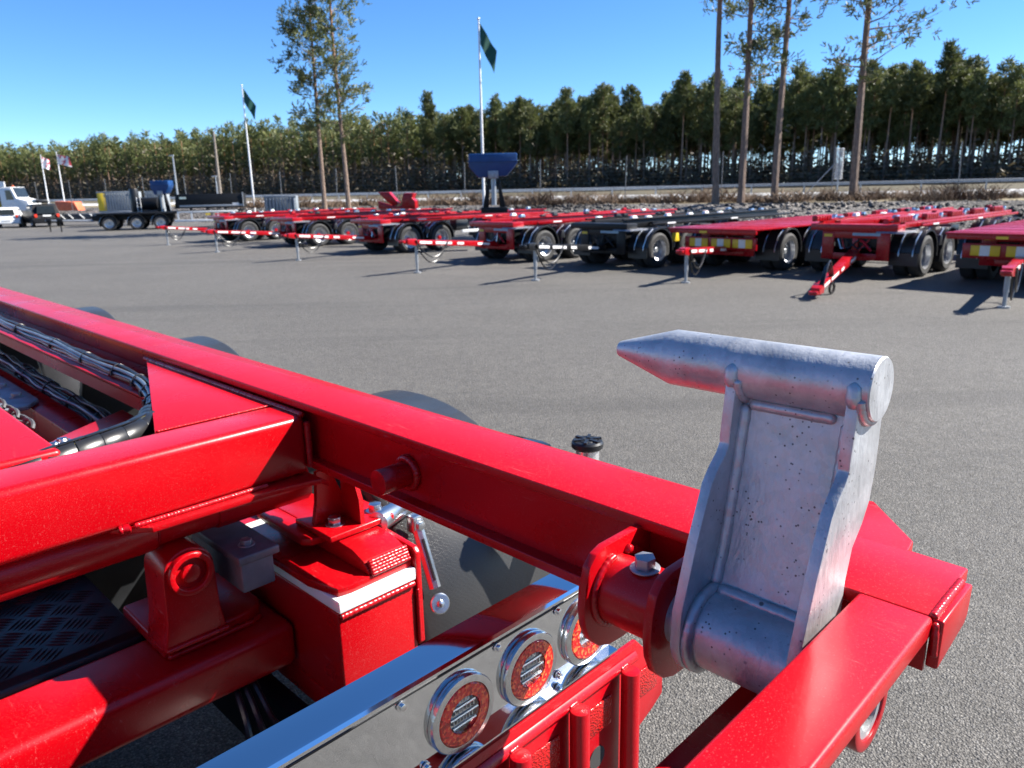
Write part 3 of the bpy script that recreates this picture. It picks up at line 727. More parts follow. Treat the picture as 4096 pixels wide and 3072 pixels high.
MB().box(2.2, 6.5, -1.1, 1.1, 1.0, 1.12).build('rear_deck', BLACKP, bt, .02)
def rib_container(name, label, px_a, px_b, y_top, y_bot, dep, depth, mat, door=None, rz=0.):
    a = at_depth(px_a, y_bot, dep); b = at_depth(px_b, y_bot, dep); zt = at_depth(px_a, y_top, dep).z
    L = b.x-a.x; h = zt-a.z
    r = thing(name, label, 'container', (a.x, a.y, a.z), rz or R(12))
    x0 = 0
    if door:
        MB().box(0, .22*L, -.03, .0, .12, h-.06).build('door', YELLOWP, r, .01)
        MB().cyl((.19*L, -.05, .2), (.19*L, -.05, h-.15), .02, n=6).build('lock_bar', STEEL_GREY, r)
    MB().box(0, L, .01, depth, .05, h-.03).build('body', mat, r, .02)
    n = int((L-(.24*L if door else 0))/.17)
    s0 = .24*L if door else .05
    pm = MB().prism([(0, 0), (.11, 0), (.09, -.09), (.02, -.09)], 'z', .15, h-.12).mesh('panel_rib', mat)
    for i in range(n):
        o = bpy.data.objects.new('panel_rib', pm); COL.objects.link(o); o.location = (s0+i*(L-s0)/n, .01, 0); link_child(o, r)
    MB().box(-.02, L+.02, -.05, .1, h-.1, h).build('top_rail', mat, r, .01); MB().box(-.02, L+.02, -.05, .1, 0, .12).build('bottom_rail', mat, r, .01)
    return r
rib_container('box_container', 'ribbed grey container with yellow door behind the black three axle trailer', 398, 532, 767, 851, 56, 2.4, GREY_CONT, True)
rib_container('box_container', 'plain grey box container left of the row of red trailers', 1063, 1185, 783, 862, 40, 2.2, plain('slate_container', (.20, .23, .26), .5), None)
rib_container('box_container', 'low grey ribbed container behind the black tank', 590, 655, 764, 850, 58, 2.4, GREY_CONT, None)
# black tank unit and tipper box beside the blue cradle
p = at_depth(575, 862, 52); tk = thing('tank_unit', 'black hydraulic tank unit with upright cylinder beside the blue crane cradle', 'tank', (p.x, p.y, p.z))
MB().cyl((-.45, 0, .1), (-.45, 0, 1.75), .28, n=20).build('upright_cylinder', BLACKPL, tk, .03)
MB().cyl((-.1, -.2, .75), (1.25, -.2, .75), .42, n=22).build('tank', BLACKP, tk, .04)
MB().box(-.15, 1.3, -.6, .3, .12, .32).build('cradle', BLACKP, tk, .01)
lad = MB()
for q in (-.02, .22): lad.cyl((q, -.66, .15), (q, -.66, 1.2), .02, n=6)
for q in range(4): lad.cyl((-.02, -.66, .3+q*.25), (.22, -.66, .3+q*.25), .016, n=6)
lad.build('ladder', WHITEP, tk)
p = at_depth(702, 858, 50); q_ = at_depth(966, 858, 50); Lb = q_.x-p.x
tb_ = thing('tipper_box', 'long black tipper box with grey strip beside the blue crane cradle', 'tipper body', (p.x, p.y, p.z), R(14))
MB().prism([(0, .35), (Lb, .35), (Lb, 1.25), (.15, 1.25)], 'y', 0, 2.2).build('box', BLACKP, tb_, .02)
MB().box(.3, Lb-.05, -.03, -.002, .44, .56).build('grey_strip', STEEL_GREY, tb_, .005)
MB().box(.35, .75, -.025, -.003, .95, 1.08).build('green_label', plain('label_green', (.55, .65, .58), .5), tb_)
MB().box(Lb-.7, Lb-.3, -.05, -.031, .5, .66).build('pale_label', WHITE_TAPE, tb_)
for x in (.9, 1.9, 3.0): MB().box(x, x+.12, -.04, .4, .12, .35).build('support_foot', BLACKP, tb_)
MB().cyl((Lb-.02, -.05, .4), (Lb-.02, -.05, 1.32), .03, n=8).build('corner_post', STEEL_GREY, tb_)
# white lorry with yellow crane, cars, orange tarpaulin, low dark ramp
p = at_depth(95, 872, 74); 
lr = thing('white_lorry', 'white bonneted lorry cab with yellow loader crane behind the parked cars', 'lorry', (p.x+.1, p.y, .28)); lr.scale = (.76, .9, .96)
cab = MB().prism([(-1.75, .75), (-1.75, 3.0), (-.2, 3.05), (.25, 2.0), (1.55, 1.75), (1.7, 1.0), (1.6, .75)], 'y', -1.15, 1.15).build('cab', WHITEP, lr, .08, 3)
MB().prism([(-1.0, 1.85), (-1.0, 2.75), (-.35, 2.75), (-.05, 1.85)], 'y', -1.17, -1.152).build('window', GLASS_DK, cab)
MB().prism([(-.12, 3.0), (.22, 2.08), (.27, 2.08), (-.07, 3.0)], 'y', -1.0, 1.0).build('windscreen', GLASS_DK, cab)
MB().prism([(-1.7, 3.06), (-1.75, 3.6), (-1.05, 3.55), (-1.05, 3.06)], 'y', -1.0, -.9).build('roof_rack', WHITEP, cab)
MB().box(-.3, -.12, -.9, -.7, 3.06, 3.2).build('beacon', ORANGE, cab, .03)
MB().tube([(-.62, -1.1, 1.0), (-.5, -1.1, 1.45), (-.1, -1.1, 1.72), (.4, -1.1, 1.45), (.55, -1.1, .95)], .09, 8).build('wheel_arch', WHITEP, cab)
for x in (-.05, -3.0, -4.2):
    t = MB().lathe([(.3, -.14), (.48, -.14), (.52, -.08), (.52, .08), (.48, .14), (.3, .14)], (x, -1.0, .52), (0, 1, 0), 24).build('wheel', RUBBER, lr)
    MB().lathe([(.31, .12), (.22, .02), (.1, .06), (0, .06)], (x, -1.0, .52), (0, -1, 0), 20).build('rim', STEELRIM, t)
MB().box(-6, 1.3, -.45, .45, .7, .95).build('chassis', BLACKP, lr, .02)
cn = MB().box(-3.3, -2.5, -.9, .9, .95, 1.7).build('crane_base', YELLOWP, lr, .05)
MB().tube([(-2.4, -.4, 1.5), (-3.6, -.4, 2.5), (-5, -.4, 2.2)], .14, 8).build('crane_boom', YELLOWP, cn)
MB().tube([(-1.9, -.8, 1.5), (-3.2, -.8, 2.9)], .06, 8).build('crane_ram', BLACKP, cn)
def car(name, label, px_c, py, col, kind, rz):
    p = on_ground(px_c, py); r = thing(name, label, 'car', (p.x, p.y, 0), rz)
    hh = 1.48 if kind == 'hatch' else 1.68; L = 3.7 if kind == 'hatch' else 4.6; W = .84 if kind == 'hatch' else .94
    pr_ = [(0, .28), (-.02, .62), (.10, .92), (.42, hh-.08), (.8, hh), (2.0, hh-.03), (2.75, 1.0), (L-.15, .86), (L, .6), (L-.02, .28)]
    b = MB(); n = len(pr_)
    for y, q in ((-W, 0), (-W*.86, 1), (W*.86, 1), (W, 0)): 
        pass
    secs = [(-W, .0), (-W*.97, .03), (-W*.80, .07), (W*.80, .07), (W*.97, .03), (W, 0)]
    V_ = []
    for y, ins in secs:
        for (x, z) in pr_:
            top = max(0, (z-.95)/(hh-.95)); V_.append((x, y*(1-.16*top), z+ins*.2*top))
    F_ = [(i*n+j, (i+1)*n+j, (i+1)*n+(j+1) % n, i*n+(j+1) % n) for i in range(5) for j in range(n)]+[tuple(range(n)), tuple(range(5*n, 6*n))[::-1]]
    body = b.add(V_, F_).build('body', col, r, .03, 2, 50)
    MB().prism([(-W*.66, .98), (W*.66, .98), (W*.58, hh-.14), (-W*.58, hh-.14)], 'x', .02, .36).build('rear_window', GLASS_DK, body).location = (.045, 0, 0) if 0 else (0, 0, 0)
    rw = body.children[0] if body.children else None
    for s_ in (-1, 1):
        MB().prism([(.62, .98), (2.45, .98), (1.9, hh-.12), (.85, hh-.10)], 'y', s_*(W*.90)-.01, s_*(W*.90)+.012).build('side_window', GLASS_DK, body)
        MB().box(-.045, .05, s_*W*.78-.09, s_*W*.78+.09, .72, .95).build('tail_lamp', REDLENS, body, .02)
        for x in (.68, L-.75):
            t = MB().lathe([(.19, -.1), (.29, -.1), (.32, -.06), (.32, .06), (.29, .1), (.19, .1)], (x, s_*(W-.09), .32), (0, 1, 0), 20).build('wheel', RUBBER, r)
            MB().lathe([(.2, .1), (.13, .05), (0, .06)], (x, s_*(W-.09), .32), (0, s_, 0), 16).build('rim', STEELRIM, t)
    MB().box(-.05, .12, -W*.96, W*.96, .3, .50).build('bumper', col, body, .04)
    MB().box(-.075, -.055, -.27, .27, .52 if kind == 'hatch' else .78, .63 if kind == 'hatch' else .89).build('number_plate', WHITEP, body)
    return r
c1 = car('hatchback', 'small white hatchback seen from behind at the left edge', 34, 912, WHITEP, 'hatch', R(90+28))
c2 = car('estate_car', 'black car seen from behind with roof box, right of the white hatchback', 180, 909, BLACKP, 'suv', R(90+42))
c2.location = (*on_ground(195, 908).xy, 0)
MB().box(.7, 2.2, -.42, .42, 1.75, 2.02).build('roof_box', BLACKPL, c2, .1, 3)
p = at_depth(283, 842, 72)
MBo = MB().prism([(-1.0, 0), (1.05, 0), (.75, .78), (-1.0, .86)], 'y', -.6, .6).build('orange_skip', ORANGE, None, .03)
MBo.location = (p.x, p.y, p.z); tag(MBo, 'orange sloping skip behind the right flagpole of the left pair', 'skip')
p = at_depth(318, 872, 60)
rp = thing('low_ramp', 'low dark flat platform with slanted bright struts left of the ribbed grey container', 'platform', (p.x, p.y, .45))
MB().box(-1.7, 1.6, 0, 1.6, 0, .42).build('platform', plain('dark_slate', (.045, .055, .075), .5), rp, .02)
MB().box(-1.7, 1.6, -.03, -.005, .40, .46).build('edge_strip', STEEL_GREY, rp)
for x in (-1.4, -.75, .1, .9): MB().tube([(x, -.12, .40), (x+.35, -.12, .05)], .035, 6).build('strut', WHITEP, rp)
for x in (-1.5, 1.4): MB().box(x-.06, x+.06, .1, .25, -.46, 0).build('foot', BLACKP, rp)

# ------------------------------------------------------------------ the red trailer in the foreground  (local x across, y along towards its front, z up)
YAW = R(45.16)
OFF = (-.5, -3.0, 0)
_o = Matrix.Rotation(YAW, 3, 'Z') @ Vector((.5, 3.0, 0))
T = thing('container_trailer', 'large red container trailer frame in the foreground with galvanised locking arm', 'trailer', (_o.x, _o.y, 0), YAW)
def weld(name, path, r, parent, mat=RED_CLEAN, pitch=.008, squash=None):
    P = [Vector(p) for p in path]; pts = []; rr = []
    for a, b in zip(P, P[1:]):
        n = max(2, int((b-a).length/(pitch/4)))
        for i in range(n):
            k = i/n; pts.append(a.lerp(b, k)+Vector((random.uniform(-1, 1), random.uniform(-1, 1), random.uniform(-1, 1)))*r*.05)
    pts.append(P[-1]); ph = random.uniform(0, 6); mod = .03 if mat is GALV else .09
    for i in range(len(pts)): rr.append(r*(.93+mod*abs(math.sin(math.pi*i/4+ph))+random.uniform(-.03, .03)))
    rr[0] = rr[-1] = r*.4
    return MB().tube(pts, rr, 9).build(name, mat, parent, smooth=60)
def hexbolt(parent, c, ax, r=.014, h=.012, mat=ZINC, washer=True):
    ax = Vector(ax).normalized(); c = Vector(c); m = MB()
    up = Vector((0, 0, 1)) if abs(ax.z) < .9 else Vector((1, 0, 0)); a1 = ax.cross(up).normalized(); a2 = ax.cross(a1)
    ring = lambda rr, hh: [tuple(c+ax*hh+(a1*math.cos(j*math.pi/3+.3)+a2*math.sin(j*math.pi/3+.3))*rr) for j in range(6)]
    z0 = .003 if washer else 0
    m.add(ring(r, z0)+ring(r, z0+h), [tuple(range(6))[::-1], tuple(range(6, 12))]+[(i, (i+1) % 6, 6+(i+1) % 6, 6+i) for i in range(6)])
    if washer: m.lathe([(0, 0), (r*1.42, 0), (r*1.42, .003), (0, .003)], c, ax, 24)
    return m.build('bolt', mat, parent, .0012, 2, 30)
def arc(cx, cz, r, a0, a1, n=14): return [(cx+r*math.cos(R(a0+(a1-a0)*i/n)), cz+r*math.sin(R(a0+(a1-a0)*i/n))) for i in range(n+1)]

# long side rail: welded I-beam
FAR = 8.8
rail = MB().box(.972, 1.085, .30, FAR, 1.3265, 1.4595).build('side_rail', RED, T)
MB().prism([(.945, .2215), (1.108, .2215), (1.112, .30), (1.146, .304), (1.258, .40), (1.252, .43), (1.235, .44), (1.112, .60), (1.112, FAR), (.945, FAR)], 'z', 1.46, 1.48).build('top_flange', RED, rail, .003, 3)
MB().box(.945, 1.112, .42, FAR, 1.306, 1.326).build('bottom_flange', RED, rail, .003, 3)
weld('weld_bead', [(.969, y, 1.457) for y in np.linspace(1.95, 6.5, 60)], .006, rail, RED)
weld('weld_bead', [(.969, y, 1.458) for y in np.linspace(.36, 1.6, 20)], .0045, rail, RED)
sp_ = MB().cyl((.972, 1.30, 1.385), (.885, 1.30, 1.385), .029, n=28).build('stub_pin', RED, rail, .002)
weld('weld_bead', [(.966, 1.30+math.cos(a)*.034, 1.385+math.sin(a)*.034) for a in np.linspace(0, 6.2, 26)], .009, sp_, RED)
r2 = MB().box(-.085, .028, .30, FAR, 1.3265, 1.4595).build('side_rail', RED, T)
MB().box(-.112, .055, .309, FAR, 1.46, 1.48).build('top_flange', RED, r2, .003); MB().box(-.112, .055, .44, FAR, 1.306, 1.326).build('bottom_flange', RED, r2, .003)
# rear end: open channel crossbar with end cap and eye
rb = MB().box(-.45, .9455, .218, .308, 1.452, 1.4805).build('rear_crossbar', RED, T, .006, 4)
MB().box(-.45, .944, .288, .303, 1.3066, 1.4515).build('crossbar_web', RED, rb)
MB().box(.868, .9375, .246, .2875, 1.406, 1.413).build('crossbar_lip', RED, rb, .002)
MB().box(.938, .9445, .2215, .2875, 1.406, 1.4515).build('pocket_wall', RED, rb)
MB().box(-.45, .9445, .3035, .435, 1.292, 1.306).build('bottom_plate', RED, rb, .002)
ec = MB().prism([(.9455, 1.477), (.939, 1.413), (1.050, 1.426), (1.062, 1.436), (1.070, 1.477)], 'y', .206, .2205).build('end_cap', RED, rb, .003, 3)
weld('weld_bead', [(.946, .2195, 1.478), (1.0, .2195, 1.479), (1.068, .2195, 1.478)], .0055, ec, RED_CLEAN)
weld('weld_bead', [(.944, .215, 1.474), (.940, .213, 1.455), (.938, .212, 1.43)], .005, ec, RED_CLEAN)
ey = MB().lathe([(.036, 0), (.050, 0), (.050, .05), (.036, .05)], (.812, .236, 1.413), (0, 1, 0), 36, True).build('eye_ring', RED_CLEAN, rb, .002)
MB().lathe([(.026, .003), (.0355, .003), (.0355, .048), (.026, .048)], (.812, .236, 1.413), (0, 1, 0), 36, True).build('bushing', GALV, ey)
hexbolt(rb, (.90, .286, 1.445), (0, -1, 0), .009, .007, BLACKP)

# galvanised locking arm: two cheek plates, web, hub tube, tapered pin
HUB = (.876, 1.385)
prof = [(.935, 1.745), (.930, 1.731), (.920, 1.659), (.9205, 1.649), (.912, 1.636), (.894, 1.621), (.877, 1.601), (.845, 1.526), (.812, 1.43)]
prof += arc(HUB[0], HUB[1], .067, 170, 345, 16) + [(.938, 1.445), (.943, 1.491), (.957, 1.532), (.983, 1.556), (1.004, 1.585), (1.0145, 1.633), (1.019, 1.702), (1.012, 1.742)]
arm = MB().prism(prof, 'y', .325, .341).build('locking_arm', GALV, T, .0022, 2)
MB().prism(prof, 'y', .490, .506).build('cheek_plate', GALV, arm, .0022, 2)
MB().prism([(.960, 1.72), (.949, 1.665), (.914, 1.50), (.888, 1.43), (.905, 1.43), (.931, 1.50), (.966, 1.665), (.977, 1.72)], 'y', .3412, .4898).build('web_plate', GALV, arm)
MB().cyl((HUB[0], .342, HUB[1]), (HUB[0], .489, HUB[1]), .056, n=48).build('hub_tube', GALV, arm)
MB().lathe([(0, 0), (.0405, 0), (.042, .002), (.042, .195), (.0423, .197), (.042, .199), (.042, .300), (.0125, .402), (.0095, .404), (0, .404)], (.972, .314, 1.747), (0, 1, 0), 56).build('tapered_pin', GALV, arm, smooth=25)
for y in (.3235, .4885):                                  # fillet welds pin/cheek
    weld('weld_bead', [(.972+math.cos(R(a))*.043, y, 1.747+math.sin(R(a))*.043) for a in np.linspace(190, 325, 30)], .0065, arm, GALV, .012)
    weld('weld_bead', [(.929, y+.009, 1.728), (.931, y+.0095, 1.742), (.936, y+.0095, 1.760)], .0105, arm, GALV, .02)
weld('weld_bead', [(.955, .486, 1.70), (.947, .486, 1.66), (.930, .486, 1.58), (.912, .486, 1.505), (.892, .486, 1.445)], .0095, arm, GALV, .02)
weld('weld_bead', [(.955, .345, 1.70), (.947, .345, 1.66), (.930, .345, 1.58), (.912, .345, 1.505), (.892, .345, 1.445)], .0085, arm, GALV, .02)
weld('weld_bead', [(.955, .36, 1.702), (.955, .48, 1.702)], .0085, arm, GALV, .02)
weld('weld_bead', [(.889, .35, 1.44), (.889, .48, 1.442)], .010, arm, GALV, .02)
weld('weld_bead', [(HUB[0]+math.cos(R(a))*.059, .484, HUB[1]+math.sin(R(a))*.059) for a in np.linspace(60, 260, 30)], .0085, arm, GALV, .02)
# red hub collar carrying the arm
dp = [(.971, 1.4575), (.958, 1.466), (.851, 1.465), (.828, 1.458), (.812, 1.442), (.802, 1.41), (.799, 1.375), (.803, 1.345), (.815, 1.318), (.836, 1.298), (.862, 1.288), (.90, 1.285), (.9435, 1.290), (.9435, 1.3275), (.971, 1.3275)]
hc = MB().prism(dp, 'y', .650, .665).build('hub_collar', RED, T, .002, 2)
MB().prism(dp, 'y', .530, .545).build('collar_plate', RED, hc, .002, 2)
MB().lathe([(.044, .546), (.055, .546), (.055, .6495), (.044, .6495)], (HUB[0], 0, HUB[1]), (0, 1, 0), 44, True).build('collar_tube', RED, hc)
MB().cyl((HUB[0], .505, HUB[1]), (HUB[0], .530, HUB[1]), .043, n=36).build('pivot_shaft', GALV, hc)
weld('weld_bead', [(HUB[0]+math.cos(R(a))*.058, .647, HUB[1]+math.sin(R(a))*.058) for a in np.linspace(95, 290, 40)], .006, hc, RED_CLEAN)
weld('weld_bead', [(.968, .655, 1.46), (.95, .648, 1.468)], .009, hc, RED_CLEAN)
weld('weld_bead', [(.90, .648, 1.444), (.93, .648, 1.43)], .008, hc, RED_CLEAN)
hexbolt(hc, (HUB[0]-.004, .592, HUB[1]+.0545), (-.05, 0, 1), .0165, .018, DULL_ALU)

# rear cross member and its plates
xm = MB().prism([(1.69, 1.292), (1.845, 1.292), (1.845, 1.45), (1.69, 1.45)], 'x', -.6, .9435).build('cross_member', RED, T, .019, 5)
MB().prism([(.462, 1.725), (.530, 1.661), (.815, 1.655), (.905, 1.640), (.938, 1.629), (.9435, 1.60), (.9435, 1.80), (.462, 1.80)], 'z', 1.278, 1.2915).build('lower_plate', RED, xm, .0015)
weld('weld_bead', [(.50, 1.686, 1.296), (.82, 1.684, 1.296)], .0065, xm, RED_CLEAN)
weld('weld_bead', [(.47, 1.69, 1.294), (.492, 1.683, 1.297)], .011, xm, RED_CLEAN)
weld('weld_bead', [(.9425, 1.684, 1.435), (.9425, 1.684, 1.31)], .0085, xm, RED_CLEAN, .010)
gp = MB().prism([(.626, 1.8455), (.936, 1.8455), (.936, 2.735)], 'z', 1.438, 1.450).build('gusset_plate', RED, T, .0015)
weld('weld_bead', [(.940, y, 1.449) for y in np.linspace(1.70, 2.76, 20)], .0085, gp, RED)
weld('weld_bead', [(x, 1.846, 1.4495) for x in np.linspace(.63, .93, 8)], .003, gp, RED)
# inner channel: ledge, inner rail, floor, lower gusset
il = MB().box(.80, .9715, 1.846, FAR, 1.39, 1.40).build('inner_ledge', RED, T, .003)
MB().box(.80, .808, 1.846, FAR, 1.345, 1.3895).build('ledge_web', RED, il)
weld('weld_bead', [(.83, y, 1.401) for y in np.linspace(2.8, 5, 40)], .006, il, RED_CLEAN)
ir = MB().box(.700, .806, 2.80, FAR, 1.06, 1.20).build('inner_rail', RED, T, .008)
MB().box(.8065, .97, 2.2, FAR, 1.115, 1.125).build('channel_floor', BLACKP, ir)
lg_ = MB().prism([(.436, 2.10), (.45, 2.36), (.575, 2.49), (.81, 2.66), (.799, 1.846), (.436, 1.846)], 'z', 1.298, 1.31).build('lower_gusset', RED, T, .002)
bp = MB().prism([(.53, 3.36), (.685, 3.36), (.742, 3.44), (.742, 4.6), (.53, 4.6)], 'z', 1.202, 1.222).build('bearing_plate', DULL_ALU, T, .003)
for x, y in ((.69, 3.54), (.635, 3.66), (.69, 3.78), (.635, 3.95)): hexbolt(bp, (x, y, 1.222), (0, 0, 1), .019, .014, DULL_ALU)
# centre boom slab with link chain along its edge
sl_ = MB().box(.08, .433, 1.88, 6.5, 1.36, 1.45).build('boom', RED, T, .012, 3)
for k in range(14):
    y = 2.30+k*.075
    MB().tube([(.462+math.cos(a)*.014*(1 if k % 2 else .5), y+math.sin(a)*.045, 1.415+math.cos(a)*.010*(k % 2 == 0)) for a in np.linspace(0, 6.283, 13)], .0055, 6, False).build('chain_link', CHAINM, sl_)
for x, y in ((.535, 2.40), (.565, 2.43)): MB().lathe([(0, .010), (.013, .007), (.017, 0), (.022, 0), (.022, -.004)], (x, y, 1.314), (0, 0, 1), 20).build('rivet', ZINC, sl_)

# cable loom along the ledge and hose wrap behind the cross member
def smooth_path(pts, n=10):
    P = [Vector(p) for p in pts]; out = []
    for i in range(len(P)-1):
        a, b, c, d = P[max(i-1, 0)], P[i], P[i+1], P[min(i+2, len(P)-1)]
        for k in range(n):
            t = k/n; out.append(.5*((2*b)+(c-a)*t+(2*a-5*b+4*c-d)*t*t+(3*b-a-3*c+d)*t*t*t))
    out.append(P[-1]); return out
cb = thing('cable_loom', 'bundled grey black and tan cables with cable ties along the foreground trailer rail', 'cables', (_o.x, _o.y, 0), YAW)
main = smooth_path([(.868, 6.2, 1.415), (.866, 5.0, 1.415), (.862, 4.2, 1.418), (.856, 3.6, 1.418), (.850, 3.1, 1.418), (.852, 2.72, 1.42), (.838, 2.52, 1.42), (.805, 2.36, 1.42), (.768, 2.24, 1.42), (.735, 2.16, 1.42), (.690, 2.06, 1.417)], 12)
def strand(base, rad, ph, turn, r, mat, name='cable', wav=.4):
    pts = []; L = 0
    for i, p in enumerate(base):
        if i: L += (p-base[i-1]).length
        t = (base[min(i+1, len(base)-1)]-base[max(i-1, 0)]).normalized(); s_ = t.cross(Vector((0, 0, 1))).normalized(); u_ = s_.cross(t)
        a = ph+turn*L+.3*math.sin(L*5+ph); q = rad*(1+wav*abs(math.sin(L*math.pi/.36)))
        pts.append(p+s_*math.cos(a)*q+u_*math.sin(a)*q)
    return MB().tube(pts, r, 8).build(name, mat, cb, smooth=60)
for k, (rad, ph, tn, r, mt) in enumerate([(.012, .9, .0, .0065, CABLE), (.014, 1.7, .0, .0055, CABLE_B), (.013, 2.6, .0, .0065, CABLE_B), (.013, -.75, .0, .0085, CABLE_T), (.013, -1.6, .0, .007, CABLE_T), (.013, .1, .0, .0062, CABLE), (.002, 0, .2, .008, CABLE_B)]):
    strand(main, rad, ph, tn, r, mt)
def ring_at(base, idx, R_, r, mat, name='cable_tie'):
    p = base[idx]; t = (base[min(idx+1, len(base)-1)]-base[max(idx-1, 0)]).normalized(); s_ = t.cross(Vector((0, 0, 1))).normalized(); u_ = s_.cross(t)
    m = MB().tube([p+s_*math.cos(a)*R_+u_*math.sin(a)*R_ for a in np.linspace(0, 6.283, 17)], r, 6, False)
    q = p+s_*R_; m.box(q.x-.006, q.x+.006, q.y-.007, q.y+.007, q.z-.012, q.z+.006)
    return m.build(name, mat, cb)
for i in (26, 38, 48, 58, 70, 82, 94, 108): ring_at(main, i, .0225, .0026, CABLE_B)
low = smooth_path([(.862, 7.2, 1.20), (.862, 5.8, 1.20), (.866, 4.8, 1.202), (.858, 4.05, 1.20), (.846, 3.5, 1.198), (.838, 3.0, 1.195), (.826, 2.5, 1.18)], 12)
for k, (rad, ph, tn, r, mt) in enumerate([(.020, 0, .1, .009, CABLE), (.021, 1.2, .1, .007, CABLE_B), (.020, 2.4, .1, .010, CABLE_B), (.020, 3.4, .1, .011, CABLE_B), (.022, 4.6, .1, .008, CABLE), (.0, 0, 0, .013, CABLE_B)]):
    strand(low, rad, ph, tn, r, mt, wav=.55)
for i in (20, 28, 34, 36, 44, 52, 60): ring_at(low, i, .034, .0036, CABLE_B)
hw = thing('hose_wrap', 'black spiral hose wrap lying behind the red cross member', 'hose', (_o.x, _o.y, 0), YAW)
core = smooth_path([(.715, 2.12, 1.418), (.690, 2.06, 1.417), (.655, 2.005, 1.416), (.60, 1.965, 1.416), (.52, 1.935, 1.416), (.44, 1.915, 1.414), (.36, 1.902, 1.408), (.28, 1.895, 1.39), (.16, 1.89, 1.35)], 8)
MB().tube(core, .030, 12).build('inner_hose', plain('olive_hose', (.10, .085, .02), .4), hw, smooth=60)
cl_ = [0]
for a, b in zip(core, core[1:]): cl_.append(cl_[-1]+(b-a).length)
def core_at(s_):
    s_ = min(max(s_, 0), cl_[-1]-1e-4); i = max(j for j in range(len(cl_)) if cl_[j] <= s_); i = min(i, len(core)-2)
    return core[i].lerp(core[i+1], (s_-cl_[i])/max(1e-6, cl_[i+1]-cl_[i])), (core[i+1]-core[i]).normalized()
s0 = .0; k = 0
while s0 < cl_[-1]-.05:                                    # overlapping turns of the flat spiral, each turn slightly skewed
    wd = .032 if k < 3 else random.uniform(.056, .070); gap = .002 if k < 3 else random.choice((.001, .002, .012))
    r0 = .032 if k < 3 else .040; m = MB(); V_ = []; n = 20
    for j in range(n+1):
        a = 2*math.pi*j/n*.98
        for q, rr in ((0, r0), (1, r0*.97), (1, r0*.90), (0, r0*.92)):
            p, t = core_at(s0+wd*q+.030*(j/n-.5)*(1 if k >= 3 else .4)); s_ = t.cross(Vector((0, 0, 1))).normalized(); u_ = s_.cross(t)
            V_.append(p+s_*math.cos(a+1.9)*rr+u_*math.sin(a+1.9)*rr)
    F_ = [(j*4+i, (j+1)*4+i, (j+1)*4+(i+1) % 4, j*4+(i+1) % 4) for j in range(n) for i in range(4)]+[(0, 1, 2, 3), (n*4+3, n*4+2, n*4+1, n*4)]
    m.add(V_, F_).build('spiral_turn', HOSE, hw, .0015, 2, 50); s0 += wd+gap; k += 1

# torque tube, brackets and slide shoe below the cross member
tt = MB().cyl((-.6, 1.83, 1.222), (.575, 1.83, 1.222), .058, n=44).build('torque_tube', RED, T, .003)
MB().cyl((.575, 1.83, 1.222), (.73, 1.83, 1.222), .050, n=40).build('tube_sleeve', RED, tt)
MB().cyl((.73, 1.83, 1.222), (.995, 1.83, 1.222), .056, n=12).build('tube_housing', RED, tt, .004)
weld('weld_bead', [(.578, 1.83+math.cos(a)*.052, 1.222+math.sin(a)*.052) for a in np.linspace(2, 5.5, 24)], .004, tt, RED_CLEAN)
sh = MB().prism([(.855, 1.60), (.879, 1.496), (.915, 1.489), (1.102, 1.489), (1.102, 1.992), (.855, 1.992)], 'z', 1.032, 1.055).build('slide_shoe', RED, T, .003)  # shoe, bolt plate, pad and block: coordinates enlarged as a group about the camera
MB().prism([(1.492, 1.0555), (1.496, 1.067), (1.515, 1.0875), (1.563, 1.104), (1.668, 1.111), (1.969, 1.111), (1.969, 1.0555)], 'x', .970, 1.098).build('shoe_wedge', RED, sh, .004, 2)
MB().prism([(.907, 1.864), (.907, 1.708), (.926, 1.685), (.9695, 1.679), (.9695, 1.969), (.915, 1.969)], 'z', 1.090, 1.1105).build('shoe_lobe', RED, sh, .004, 3)
for q in range(5): weld('weld_bead', [(.975, 1.488+.0035*q, 1.0585+.007*q), (1.098, 1.487+.0035*q, 1.0595+.007*q)], .0062, sh, RED_CLEAN, .012)
bpl = MB().box(.944, 1.150, 1.62, 1.80, 1.1115, 1.129).build('bolt_plate', RED, T, .004, 3)
hexbolt(bpl, (1.000, 1.685, 1.129), (0, 0, 1), .019, .019, ZINC); hexbolt(bpl, (1.125, 1.675, 1.129), (0, 0, 1), .019, .019, ZINC)
MB().prism([(.975, 1.2775), (1.015, 1.2775), (1.075, 1.1295), (.955, 1.1295), (.968, 1.19)], 'y', 1.715, 1.730).build('rib', RED, bpl)
MB().prism([(1.715, 1.1295), (1.715, 1.2775), (1.66, 1.2775), (1.63, 1.20), (1.628, 1.1295)], 'x', 1.045, 1.058).build('rib', RED, bpl)
pd = MB().box(.866, 1.103, 1.474, 2.08, .9985, 1.0315).build('slide_pad', WHITEPL, T, .003, 3)
sb = MB().box(.866, 1.105, 1.482, 2.3, .732, .998).build('slide_block', RED, T, .006, 3)
MB().prism([(1.478, .7315), (1.478, .69), (1.505, .657), (1.85, .657), (1.85, .7315)], 'x', .868, 1.103).build('block_foot', RED, sb, .006, 3)
MB().prism([(1.484, .796), (1.473, .807), (1.473, 1.073), (1.487, 1.087), (1.69, 1.10), (1.69, .796)], 'x', 1.1055, 1.122).build('guide_cheek', RED, sb, .003)
weld('weld_bead', [(.868, 1.479, .987), (1.102, 1.479, .987)], .0088, sb, RED_CLEAN, .014)
weld('weld_bead', [(1.108, 1.477, .97), (1.108, 1.477, .807)], .006, sb, RED_CLEAN, .012)
gb = MB().box(.715, .824, 1.665, 1.976, 1.1176, 1.140).build('galvanised_block', DARKG, T, .004, 3)  # this block, pivot bracket, lower tube and step: group scaled about the camera position
